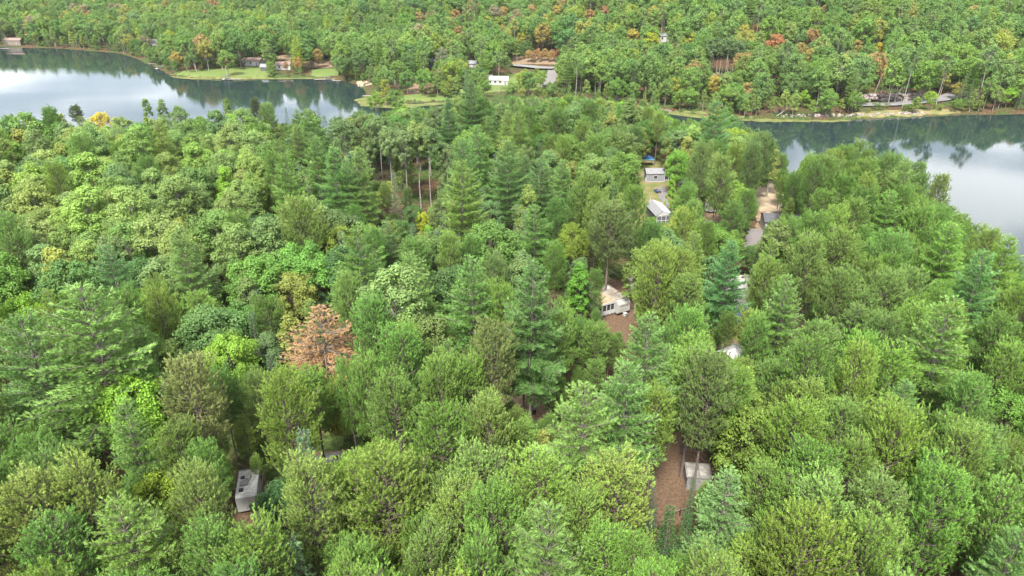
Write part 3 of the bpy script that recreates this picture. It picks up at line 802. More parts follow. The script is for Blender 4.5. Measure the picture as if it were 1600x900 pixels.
# ---- camper trailers
def camper(x, y, rz, L, W, H, label, skin='white', roof='offwhite', group=None, vents=((0, .6, .4), (.35, 1.4, .35), (.3, -.2, .4)), name='camper_trailer'):
    c = thing(name, label, 'camper', x, y, rz, group)
    m = MB().prism([(-L / 2, .55), (L / 2, .55), (L / 2, H - .25), (L / 2 - .25, H), (-L / 2 + .75, H), (-L / 2, H - .9)], 'y', -W / 2, W / 2)
    b = m.build('body', M[skin], c, .06)
    MB().box(.25, 0, H + .012, L - 1.25, W - .12, .05).build('roof', M[roof], c)
    for i, (vx, vy, vs) in enumerate(vents):
        v = MB().box(vy, vx, H + .10, vs, vs, .14, .12).build('roof_vent', M['black' if i != 1 else 'stripe'], c)
    MB().box(-.3, 0, H + .18, .95, .62, .3, .15).build('air_conditioner', M['cream'], c, .04)
    m = MB().box(-L / 2 + .95, 0, H + .05, .09, W - .1, .06).build('roof_seam', M['stripe'], c)
    for s in (-1, 1):
        MB().box(0, s * (W / 2 + .012), 1.05, L - .4, .02, .18).build('stripe', M['stripe'], c)
        for u in (-L * .28, L * .25): window(c, u, s * W / 2, H * .62, 1.0, .6, 'x', s, 'stripe')
        for q in (-.45, .45):
            w = MB().rod((q, s * (W / 2 - .28), .35), (q, s * (W / 2 - .02), .35), .35, 14).build('wheel', M['rubber'], c)
            MB().rod((q, s * (W / 2 - .1), .35), (q, s * (W / 2), .35), .17, 10).build('rim', M['steel'], w)
    MB().box(.9 if L > 5 else .6, -W / 2 - .02, 1.35, .65, .04, 1.7).build('door', M['cream'], c)
    window(c, -L / 2, 0, H * .52, 1.2, .5, 'y', -1, 'stripe')
    MB().rod((-L / 2, -.5, .5), (-L / 2 - 1.1, 0, .5), .05).rod((-L / 2, .5, .5), (-L / 2 - 1.1, 0, .5), .05).build('hitch', M['black'], c)
    MB().rod((-L / 2 - .35, 0, .5), (-L / 2 - .35, 0, 1.0), .17, 10).build('gas_bottle', M['white'], c)
    return c
x, y = at(388, 790)
camper(x, y + 1.2, math.radians(104) + math.pi, 5.3, 2.3, 2.75, 'weathered white camper seen from above with dark roof vents beside bare brush', roof='camper_roof', vents=((-.55, 1.7, .5), (-.35, .55, .95), (-.6, -.4, .45)))
x, y = at(524, 745); camper(x, y, .25, 6.0, 2.4, 2.8, 'pale camper roof half covered by pine branches near the dark leafy tree')
x, y = at(1152, 455); camper(x, y, .1, 6.2, 2.4, 2.8, 'white camper glimpsed between branches at the head of the grey driveway')
x, y = at(1066, 292); camper(x, y, 1.3, 5.5, 2.3, 2.7, 'white camper behind the slender bright green tree near the grey cabin')
x, y = at(1118, 330); camper(x, y, .5, 5.5, 2.3, 2.7, 'white camper among shaded pines above the white boat')
x, y = at(1142, 325); camper(x, y, 1.2, 5.5, 2.3, 2.7, 'light camper beside the red trimmed table among shaded pines', skin='cream')
x, y = at(991, 455); camper(x, y, 1.5, 5.5, 2.3, 2.8, 'pale camper standing behind the park trailer', skin='cream', roof='littered_roof')
x, y = at(1565, 560); camper(x, y, .8, 5.5, 2.3, 2.8, 'white camper under the pines by the right shore')
# half-hidden white awning frame
x, y = at(1143, 572)
aw = thing('awning', 'white awning roof mostly hidden by pines below the grey driveway', 'awning', x, y, .6)
for a in (-1, 1):
    for b in (-1, 1): MB().rod((a * 1.9, b * 1.4, -.1), (a * 1.9, b * 1.4, 2.6), .05).build('post', M['steel'], aw)
    MB().prism([(0, 3.2), (a * 1.6, 2.55), (a * 1.6, 2.6), (0, 3.26)], 'x', -2.1, 2.1).build('roof_panel', M['white_roof'], aw)

# ---- park trailer with screened porch and littered roof
ex, ey = at(974, 493)
RZ = math.radians(118)
pk = thing('park_trailer', 'long cream park trailer with windowed porch and litter strewn roof', 'trailer', ex + math.cos(RZ) * 4.6, ey + math.sin(RZ) * 4.6 , RZ + math.pi)
# local +x points toward the camera end
L_, W_, H_ = 9.2, 2.6, 2.9
MB().prism([(-L_ / 2, .5), (L_ / 2 - .12, .5), (L_ / 2, .8), (L_ / 2, H_ - .6), (L_ / 2 - .35, H_), (-L_ / 2, H_)], 'y', -W_ / 2, W_ / 2).build('body', M['cream'], pk, .06)
MB().box(-.3, 0, H_ + .015, L_ - .9, W_ - .1, .05).build('roof', M['littered_roof'], pk)
MB().box(-1.0, .2, H_ + .2, 1.1, .7, .32, .15).build('air_conditioner', M['white'], pk, .04)
MB().box(-3.0, -.2, H_ + .12, .6, .6, .18).build('roof_vent', M['white'], pk)
MB().box(2.2, .3, H_ + .1, .5, .5, .16).build('roof_vent', M['stripe'], pk)
for zz_, hh_ in ((1.95, .35), (1.25, .12)): MB().box(L_ / 2 + .012, 0, zz_, .03, W_ * .62, hh_).build('end_stripe', M['stripe'], pk)
MB().box(L_ / 2 + .3, .1, .35, .55, .6, .6).build('gas_bottle_box', M['white'], pk, .05)
MB().rod((L_ / 2, 0, .55), (L_ / 2 + 1.3, 0, .55), .06).build('hitch', M['black'], pk)
for q in (-.5, .5):
    for s in (-1, 1): MB().rod((q, s * (W_ / 2 - .3), .35), (q, s * (W_ / 2 - .03), .35), .35, 14).build('wheel', M['rubber'], pk)
# porch on the side that faces left: -y in local when x points to the camera
PS = -1
py0 = PS * (W_ / 2); PW = 2.6
MB().prism([(py0, 2.75), (py0 + PS * (PW + .3), 2.35), (py0 + PS * (PW + .3), 2.47), (py0, 2.87)], 'x', -3.4, 3.7).build('porch_roof', M['rust_litter'], pk)
MB().box(3.72, py0 + PS * PW / 2, 2.55, .1, PW + .3, .3).build('fascia', M['white'], pk)
MB().box(.1, py0 + PS * PW / 2, .35, 7.0, PW, .2).build('porch_floor', M['wood'], pk)
for i in range(4):
    uu = py0 + PS * (.08 + i * (PW - .12) / 3)
    MB().box(3.6, uu, 1.35, .12, .12, 2.2).build('porch_post', M['white'], pk)
for i in range(3):
    uu = py0 + PS * (.08 + (i + .5) * (PW - .12) / 3)
    MB().box(3.58, uu, 1.75, .03, PW / 3 - .16, 1.15).build('porch_window', M['glass'], pk)
    MB().box(3.6, uu, .8, .07, PW / 3 - .14, .7).build('porch_panel', M['white'], pk)
for i in range(6):
    MB().box(3.5 - i * 1.32, py0 + PS * PW, 1.35, .12, .12, 2.1).build('porch_post', M['white'], pk)
for i in range(5):
    MB().box(2.84 - i * 1.32, py0 + PS * PW, 1.75, 1.16, .03, 1.1).build('porch_window', M['glass'], pk)
    MB().box(2.84 - i * 1.32, py0 + PS * PW, .8, 1.16, .07, .7).build('porch_panel', M['white'], pk)

# ---- grey shed with pale roof sheets behind the big trunk
x, y = at(1092, 768)
sd = thing('storage_shed', 'grey storage shed with curled pale roof sheets behind the thick pine trunk', 'shed', x, y + 1.3, -.12)
MB().box(0, 0, .95, 2.7, 2.4, 2.1).build('wall', M['greywood'], sd)
MB().box(0, 0, 2.06, 3.0, 2.7, .1).build('roof', M['greywood'], sd)
for a in (-.72, .72):
    for b in (-.6, .6): MB().box(a, b, 2.16, 1.25, 1.1, .06, .04, .03 * a).build('roof_sheet', M['offwhite'], sd)
for i in range(5): MB().box(-1.2 + i * .6, -1.22, .95, .07, .06, 2.0).build('batten', M['siding'], sd)
MB().box(.35, -1.24, .85, .8, .05, 1.8).build('door', M['greywood'], sd)
# low railing
x, y = at(1062, 806)
fe = thing('rail_fence', 'low dark rail with one post on the orange needle clearing', 'fence', x, y, .35)
for a in (-1.7, 0, 1.1): MB().box(a, 0, .45, .1, .1, 1.2).build('post', M['black' if a < 1 else 'greywood'], fe)
MB().rod((-1.8, 0, .95), (1.2, 0, .95), .05).build('rail', M['wood'], fe)
# ---- fire drum
x, y = at(833, 646)
fd = thing('fire_drum', 'round black fire drum on the orange needle bed', 'fire pit', x, y)
MB().rod((0, 0, 0), (0, 0, .8), .42, 16).build('drum', M['black'], fd, .03)
MB().rod((0, 0, .8), (0, 0, .86), .46, 16).build('lid', M['rubber'], fd)
MB().box(-.75, -.2, .3, .12, .5, .9).build('log_stand', M['black'], fd)
# ---- long white house by the beach
x, y = at(1240, 366)
hs = gable_house(x, y + 2.6, -.12, 12.4, 5.2, 2.8, 1.0, 'white', 'dark_roof', 'long white house with a dark shingle roof beside the sandy beach', 'house', 'lake_house', wins=5)
MB().box(2.0, -3.5, .5, 8.0, 1.7, .16).build('deck', M['siding'], hs)
for u in (-1.8, 0, 1.8, 3.6, 5.8): MB().box(u, -4.3, .75, .1, .1, 1.5).build('deck_post', M['white'], hs)
MB().box(2.0, -4.3, 1.4, 8.0, .08, .1).build('deck_rail', M['white'], hs)
MB().box(5.0, -2.2, 1.6, 2.4, .9, .9).build('bay', M['siding'], hs)
# ---- cars
def car(x, y, rz, label, paint):
    c = thing('parked_car', label, 'car', x, y, rz)
    MB().prism([(-2.2, .35), (2.2, .35), (2.25, .7), (2.1, .92), (.95, 1.0), (.35, 1.42), (-1.2, 1.45), (-1.95, 1.02), (-2.22, .9)], 'y', -.87, .87).build('body', M[paint], c, .05)
    MB().prism([(.98, 1.02), (.42, 1.40), (.36, 1.37), (.9, 1.0)], 'y', -.72, .72).build('windscreen', M['glass'], c)
    MB().prism([(-1.9, 1.06), (-1.28, 1.43), (-1.2, 1.40), (-1.8, 1.02)], 'y', -.72, .72).build('rear_window', M['glass'], c)
    for s in (-1, 1):
        MB().prism([(-1.6, 1.02), (.75, 1.02), (.3, 1.36), (-1.15, 1.38)], 'y', s * .88, s * .885).build('side_window', M['glass'], c)
        for q in (-1.35, 1.35):
            w = MB().rod((q, s * .68, .32), (q, s * .9, .32), .32, 14).build('wheel', M['rubber'], c)
            MB().rod((q, s * .85, .32), (q, s * .91, .32), .18, 10).build('rim', M['steel'], w)
        MB().box(2.2, s * .6, .72, .1, .35, .14).build('headlight', M['white'], c)
    return c
x, y = at(1156, 500); car(x, y, 1.2, 'navy blue car parked at the foot of the grey driveway', 'navy')
x, y = at(147, 778); car(x, y, 1.35, 'dark blue grey car hidden under the lime green maple', 'darkcloth')
x, y = at(1206, 348); car(x, y, 1.6, 'white car at the near corner of the long white house', 'white')
# ---- small boat on the grass
def rowboat(x, y, rz, label, L=3.6, W=1.4, hull='white', z=None, group=None, canopy=False, name='boat'):
    b = thing(name, label, 'boat', x, y, rz, group, z)
    out, inn = [], []
    for t in np.linspace(0, 1, 9):
        w = W / 2 * (1 - t ** 3.2) * (.82 + .18 * min(1, t * 4)) ; out.append((-L / 2 + L * t, max(.02, w)))
    ring = out + [(px_, -py_) for px_, py_ in out[::-1]]
    n = len(ring)
    v = [(a, c * .55, .05) for a, c in ring] + [(a, c, .55 + .12 * max(0, a / L)) for a, c in ring] + [(a * .95, c * .88, .53 + .12 * max(0, a / L)) for a, c in ring] + [(a * .92, c * .6, .18) for a, c in ring]
    f = [tuple(range(n))[::-1]]
    for k in range(3): f += [(k * n + i, k * n + (i + 1) % n, (k + 1) * n + (i + 1) % n, (k + 1) * n + i) for i in range(n)]
    f.append(tuple(range(3 * n, 4 * n)))
    MB()._add(v, f).build('hull', M[hull], b)
    for u in (-L * .25, L * .12): MB().box(u, 0, .42, .28, W * .82, .05).build('seat', M['greywood'], b)
    MB().box(-L / 2 - .12, 0, .6, .3, .3, .7).build('outboard_motor', M['black'], b)
    if canopy:
        for a in (-L * .3, L * .1):
            for s in (-1, 1): MB().rod((a, s * W * .36, .5), (a, s * W * .36, 1.9), .025).build('canopy_pole', M['steel'], b)
        MB().box(-L * .1, 0, 1.93, L * .5, W * .85, .07).build('canopy', M['darkcloth'], b)
    return b
x, y = at(1109, 350); rowboat(x, y, .15, 'white rowing boat lying upright on the ground left of the small conifer', 3.8, 1.5)
x, y = at(1141, 333)
tb = thing('picnic_table', 'red edged picnic table beside the light camper', 'table', x, y, .4)
MB().box(0, 0, .75, 1.9, .8, .06).build('tabletop', M['red'], tb)
for s in (-1, 1):
    MB().box(0, s * .75, .45, 1.9, .28, .05).build('bench', M['wood'], tb)
    MB().box(s * .7, 0, .4, .08, 1.5, .08).build('crossbar', M['wood'], tb)
    for q in (-1, 1): MB().rod((s * .7, q * .6, 0), (s * .7, q * .2, .74), .04).build('leg', M['wood'], tb)

# ------------------------------------------------------------------ far shore: houses, docks, boats
def far_house(px, py, w, d, h, wall, roof, label, rz=0.0, ridge='x', wins=2, cat='house'):
    x, y = at(px, py)
    return gable_house(x, y + d / 2, rz, w, d, h, 1.3, wall, roof, label, cat, 'cottage', .35, ridge, wins)
far_house(20, 71, 12, 7, 3.2, 'wood', 'brown', 'brown cottage on the far shore at the left edge')
far_house(238, 72, 9, 6, 2.8, 'white', 'white_roof', 'cottage with a white roof set back in the trees above the left bay', .2)
far_house(394, 103, 11, 7, 2.8, 'white', 'brown', 'white cottage with a pinkish brown roof at the top of the lawn', -.2, wins=3)
far_house(412, 111, 3.2, 3, 2.2, 'dark_roof', 'grey_roof', 'tiny dark shed right of the lawn', 0, wins=1, cat='shed')
far_house(442, 109, 8, 5, 2.6, 'white', 'brown', 'low cottage with a red brown roof behind the orange tree', .1)
#far_house(478, 111, 7, 5, 2.4, 'siding', 'grey_roof', 'grey cottage among shrubs behind the docks', .1)
far_house(674, 107, 7, 6, 3.5, 'dark_roof', 'dark_roof', 'dark grey house in the trees above the dry grass track', .1)
far_house(736, 107, 6, 5, 2.6, 'white', 'grey_roof', 'white cottage between round trees left of the road', 0)
far_house(1037, 66, 6, 5, 3.2, 'white', 'grey_roof', 'lone grey roofed house high on the wooded hillside', .2, 'x', 2)
far_house(778, 133, 10, 3.2, 2.6, 'white', 'white_roof', 'long white trailer on the bright green yard', -.05, wins=4, cat='trailer')
far_house(759, 131, 6, 4, 2.6, 'cream', 'offwhite', 'small cream shed left of the long white trailer', .1, wins=1, cat='shed')
def dock(px, py, L, W, label, rz=0.0):
    x, y = on_plane(px, py, .6)
    d = thing('dock', label, 'dock', x, y, rz, None, 0.0)
    n = int(L / .5)
    for i in range(n): MB().box(-L / 2 + (i + .5) * L / n, 0, .6, L / n - .06, W, .06).build('plank', M['offwhite'], d)
    for a in (-L / 2 + .2, 0, L / 2 - .2):
        for s in (-1, 1): MB().rod((a, s * W / 2, -2), (a, s * W / 2, .9), .06).build('post', M['greywood'], d)
    return d
dock(367, 123.5, 7, 1.6, 'white dock reaching out beside the pontoon boat', .1)
dock(500, 124, 6, 1.5, 'grey dock left of the covered boat', .2)
dock(526, 126, 5, 1.4, 'short dock right of the covered boat', -.3)
dock(243, 99.5, 8, 1.8, 'long pale dock behind the white cabin boat', .15)
dock(575, 149.5, 5, 1.4, 'pale floating dock in the weedy bay', .05)
dock(762, 153, 6, 1.3, 'wooden dock beside the two moored white boats', .6)
dock(6, 75.5, 8, 2.2, 'white dock at the far left edge', .0)
def wboat(px, py, rz, label, L, W, canopy=True, hull='white'):
    x, y = on_plane(px, py, .3)
    return rowboat(x, y, rz, label, L, W, hull, -.05, None, canopy)
wboat(356, 124, .1, 'white pontoon boat with a dark canopy moored below the lawn', 6.5, 2.5)
wboat(513, 124.5, .3, 'covered white boat at the docks below the bright lawn', 6.0, 2.4)
wboat(252, 107.5, .2, 'white cabin boat moored off the left shore point', 7.0, 2.6)
wboat(771, 157.5, .3, 'white boat at the channel dock, left of two', 4.6, 1.8, False)
wboat(779, 158, .3, 'white boat at the channel dock, right of two', 4.6, 1.8, False)
wboat(570, 135, .1, 'pale canoe at the sandy landing', 4.5, 1.0, False)
x, y = at(355, 121)
fp = thing('flagpole', 'thin orange topped pole rising behind the pontoon boat', 'pole', x, y)
MB().rod((0, 0, 0), (0, 0, 6), .07).build('pole', M['white'], fp); MB().box(0, 0, 5.6, .5, .12, .6).build('flag', M['red'], fp)

# boulders of the road cut and the shore stones: too many and too small to count
ico = bmesh.new(); bmesh.ops.create_icosphere(ico, subdivisions=1, radius=1.0)
icv = np.array([v.co[:] for v in ico.verts]); icf = np.array([[v.index for v in f.verts] for f in ico.faces]); ico.free()
def boulders(name, paths, n, size, label, mat='rock', lift=0.0, spread=2.0, tall=1.0):
    g = Geo(); rng = np.random.default_rng(n)
    pts = [on_ground(*p) for p in paths]
    seg = np.array(pts); s = np.concatenate([[0], np.cumsum(np.linalg.norm(np.diff(seg, axis=0), axis=1))])
    q = rng.uniform(0, s[-1], n)
    xs = np.interp(q, s, seg[:, 0]) + rng.normal(0, spread * .4, n); ys = np.interp(q, s, seg[:, 1]) + rng.uniform(-spread, spread, n)
    zs = terrain(xs, ys)
    for x, y, z in zip(xs, ys, zs):
        r = size * rng.uniform(.45, 1.3)
        v = icv * (1 + rng.normal(0, .16, (len(icv), 1))) * np.array([rng.uniform(.8, 1.4), rng.uniform(.8, 1.3), rng.uniform(.6, 1.0)]) * r
        a = rng.uniform(0, 6.28); c, s_ = math.cos(a), math.sin(a)
        v = np.stack([v[:, 0] * c - v[:, 1] * s_, v[:, 0] * s_ + v[:, 1] * c, v[:, 2]], 1)
        g.add(v + np.array([x, y, max(z, -.1) + lift * rng.random() + r * .2]), icf)
    return tag(link(name, g.mesh(name, [M[mat]])), label, kind='stuff')
boulders('rock_rubble', [(1330, 163), (1352, 158), (1390, 157), (1440, 156)], 200, .95, 'pale pink broken rock piled along the lake road cut', lift=2.4, spread=2.2)
boulders('shore_stones', [(1220, 182), (1300, 181), (1340, 181), (1400, 178), (1450, 177)], 110, .55, 'pale stones scattered along the right shore', spread=1.2)
boulders('shore_stones', [(1010, 172), (1050, 173)], 24, .6, 'pale stones at the marsh edge', spread=1.4)

# ------------------------------------------------------------------ where the trees stand
TINT = {
    'red_pine': [(.112, .204, .042), (.098, .196, .042), (.128, .208, .044), (.110, .192, .050), (.088, .176, .040)],
    'white_pine': [(.125, .205, .075), (.110, .200, .072), (.140, .215, .070), (.105, .185, .080)],
    'spruce_tree': [(.075, .135, .075), (.095, .150, .095), (.060, .115, .055)],
    'young_pine': [(.13, .20, .10)],
    'dead_pine': [(.37, .24, .155)],
    'maple_tree': [(.098, .205, .038), (.080, .180, .038), (.125, .225, .038), (.070, .155, .042), (.105, .195, .038)],
    'oak_tree': [(.085, .170, .045), (.070, .150, .045), (.100, .190, .045), (.112, .175, .045)],
    'aspen_tree': [(.155, .260, .070), (.135, .240, .065), (.175, .260, .075), (.120, .210, .070)],
    'birch_tree': [(.155, .225, .055), (.130, .205, .060), (.190, .240, .055)],
    'cedar_tree': [(.115, .235, .035), (.10, .20, .04)],
    'poplar_tree': [(.13, .20, .07), (.11, .18, .065)],
    'shrub': [(.09, .17, .03), (.07, .13, .03), (.12, .18, .035)],
}
for _k in TINT:
    f_ = {'red_pine': 1.32, 'white_pine': 1.32, 'dead_pine': 1.0, 'spruce_tree': 1.25, 'shrub': 1.0}.get(_k, .95)
    TINT[_k] = [tuple(c * f_ for c in q) for q in TINT[_k]]
TREES = []
KEEP = [  # photo-pixel boxes where the photo shows what lies behind: no crown in front of them
    (1002, 258, 1044, 300), (1000, 300, 1042, 345), (1028, 336, 1043, 352), (943, 456, 989, 499), (955, 500, 987, 516),
    (362, 746, 404, 805), (370, 806, 394, 832), (1034, 732, 1066, 778), (1070, 724, 1104, 756),
    (826, 630, 845, 657), (770, 592, 800, 622), (832, 588, 848, 612), (786, 575, 806, 600),
    (1187, 306, 1205, 320), (1187, 338, 1193, 352), (1173, 363, 1195, 380), (1199, 330, 1220, 344), (1252, 340, 1262, 350),
    (504, 712, 522, 734), (528, 712, 548, 724), (1144, 430, 1164, 450), (1156, 456, 1172, 486), (1149, 491, 1161, 500),
    (1124, 556, 1150, 568), (1101, 338, 1120, 350), (1060, 282, 1070, 290), (140, 756, 156, 770),
    (644, 272, 680, 318), (516, 268, 530, 312), (590, 250, 600, 285),
    (270, 111, 400, 124), (432, 90, 452, 100), (494, 98, 524, 124), (385, 96, 402, 106), (434, 104, 450, 112), (562, 128, 584, 152),
    (764, 120, 792, 136), (798, 97, 866, 110), (856, 110, 870, 126), (826, 88, 872, 98), (1032, 54, 1043, 64), (1356, 154, 1392, 161), (1404, 156, 1424, 162),
    (1442, 150, 1474, 163), (1486, 143, 1502, 153), (232, 66, 243, 72), (14, 64, 28, 73), (670, 98, 678, 106), (730, 100, 742, 106),
    (605, 152, 650, 166), (643, 120, 652, 148), (760, 150, 785, 160), (480, 106, 496, 124), (408, 106, 416, 112), (600, 158, 705, 167), (1052, 176, 1110, 188), (1165, 180, 1600, 200), (1235, 262, 1248, 276),
]
KEEP_D = []
HERO = []
for r in KEEP:
    gx_, gy_ = on_ground((r[0] + r[2]) / 2, r[3] + 2)
    KEEP_D.append(math.hypot(gx_, gy_))
SIL = np.array([(-300, 170), (0, 172), (60, 172), (100, 166), (180, 160), (215, 153), (250, 150), (300, 158), (345, 151), (375, 160), (395, 158), (420, 165), (440, 160),
                (462, 168), (520, 168), (540, 172), (600, 178), (640, 165), (700, 160), (720, 140), (760, 135), (800, 152), (900, 152), (980, 158), (1030, 178), (1070, 176),
                (1100, 158), (1150, 170), (1180, 200), (1225, 245), (1240, 280), (1262, 250), (1290, 243), (1340, 230), (1365, 236), (1400, 248), (1440, 255), (1480, 290), (1500, 335),
                (1528, 366), (1556, 366), (1600, 366), (1900, 380)], float)
def sil(px): return float(np.interp(px, SIL[:, 0], SIL[:, 1]))
GRID = {}
def near_trees(x, y, r):
    c = 12
    for i in range(int((x - r) // c), int((x + r) // c) + 1):
        for j in range(int((y - r) // c), int((y + r) // c) + 1):
            for t in GRID.get((i, j), ()): yield t
def pix_of(kind, x, y, z, s, rw):
    H, R, hb = DIM[kind]
    px, pt, d = project(x, y, z + H * s)
    _, pb, _ = project(x, y, z + hb * s * .9)
    w = R * s * rw * FPX / d
    # the crown's near rim hangs lower than its axis: add the foreshortened radius
    return px, pt, pb + w * .45, w, d
def blocked(kind, x, y, z, s, rw, pad=0.0):
    px, pt, pb, w, d = pix_of(kind, x, y, z, s, rw)
    D = math.hypot(x, y)
    bx, by, _ = project(x, y, z)
    cx, cy, hw, hh = px, (pt + pb) / 2, w * .92, (pb - pt) / 2
    for (x0, y0, x1, y1), kd in zip(KEEP, KEEP_D):
        if D > kd + 1 and not (x0 - 2 < bx < x1 + 2 and y0 < by < y1 + 3 and D < kd + 25): continue
        if D > kd + 1: return True
        qx, qy = min(max(cx, x0), x1), min(max(cy, y0), y1)
        if ((qx - cx) / hw) ** 2 + ((qy - cy) / hh) ** 2 < .92 - pad: return True
    return False
def put(kind, x, y, s, rw=1.0, tint=None, z=None, note=None, hand=False, var=None):
    z = gz(x, y) if z is None else z
    t = dict(kind=kind, x=x, y=y, z=z - .1, s=s, rw=rw, rot=random.uniform(0, 6.283), note=note, hand=hand, var=random.randrange(60) if var is None else var)
    if tint is None:
        b = random.choice(TINT[kind]); k = random.uniform(.84, 1.18)
        if y > 260: k = random.uniform(.93, 1.09) * (1 + .13 * math.sin(x / 29 + 1) * math.sin(y / 24)); b = tuple(.6 * p + .4 * q for p, q in zip(b, TINT['maple_tree'][int(abs(math.sin(x / 61 + y / 47)) * 4.99)]))
        tint = (b[0] * k * random.uniform(.92, 1.08), b[1] * k, b[2] * k * random.uniform(.85, 1.15))
    elif kind != 'dead_pine': tint = tuple(c * 1.25 for c in tint) if 'pine' in kind or 'spruce' in kind else tuple(c * .92 for c in tint)
    if not hand and y < 260:       # deeper green stands: the mixed middle of the wood and the old pines by the right lake
        zx, zy, _ = project(x, y, z + 14)
        if 400 < zx < 1020 and 165 < zy < 490: tint = tuple(c * f_ for c, f_ in zip(tint, (.80, .84, .88)))
        elif zx > 1160 and zy < 350: tint = tuple(c * .86 for c in tint)
    if kind == 'white_pine': tint = (tint[0] * .98, tint[1] * 1.05, tint[2] * .70)
    if y > 260 and tint[1] * .98 < tint[0] <= tint[1] * 1.25: tint = (tint[0] * .72, tint[1] * .80, tint[2])
    if kind != 'dead_pine' and tint[0] > tint[1] * 1.25: tint = (tint[0] * .62 + .03, tint[1] * .68 + .06, tint[2] * .7 + .03)
    t['tint'] = tuple(tint)
    GRID.setdefault((int(x // 12), int(y // 12)), []).append(t); TREES.append(t)
    return t
def top(kind, px, py, s=1.0, rw=1.0, tint=None, note=None, var=None):
    """a tree whose tip is seen at photo pixel px, py"""
    H = DIM[kind][0] * s
    x, y = on_ground(px, py, H)
    t = put(kind, x, y, s, rw, tint, None, note, True, var)
    if note and math.hypot(x, y) < 215:
        qx, pt, pb, w, d = pix_of(kind, x, y, t['z'], s, rw)
        hh = (pb - pt) * (.62 if kind == 'dead_pine' else .80 if kind == 'spruce_tree' or 'huge' in note or 'broad' in note or 'column' in note else .55)
        kw = .72 if kind == 'dead_pine' else .55
        KEEP.append((qx - w * kw, pt + 3, qx + w * kw, pt + hh)); KEEP_D.append(math.hypot(x, y) - 1.5); HERO.append(len(KEEP) - 1)
    elif tint and math.hypot(x, y) >= 215:
        qx, pt, pb, w, d = pix_of(kind, x, y, t['z'], s, rw)
        KEEP.append((qx - w * .6, pt + 1, qx + w * .6, pt + (pb - pt) * .5)); KEEP_D.append(math.hypot(x, y) - 1.5)
    return t
def foot(kind, px, py, s=1.0, rw=1.0, tint=None, note=None):
    x, y = at(px, py); return put(kind, x, y, s, rw, tint, None, note, True)

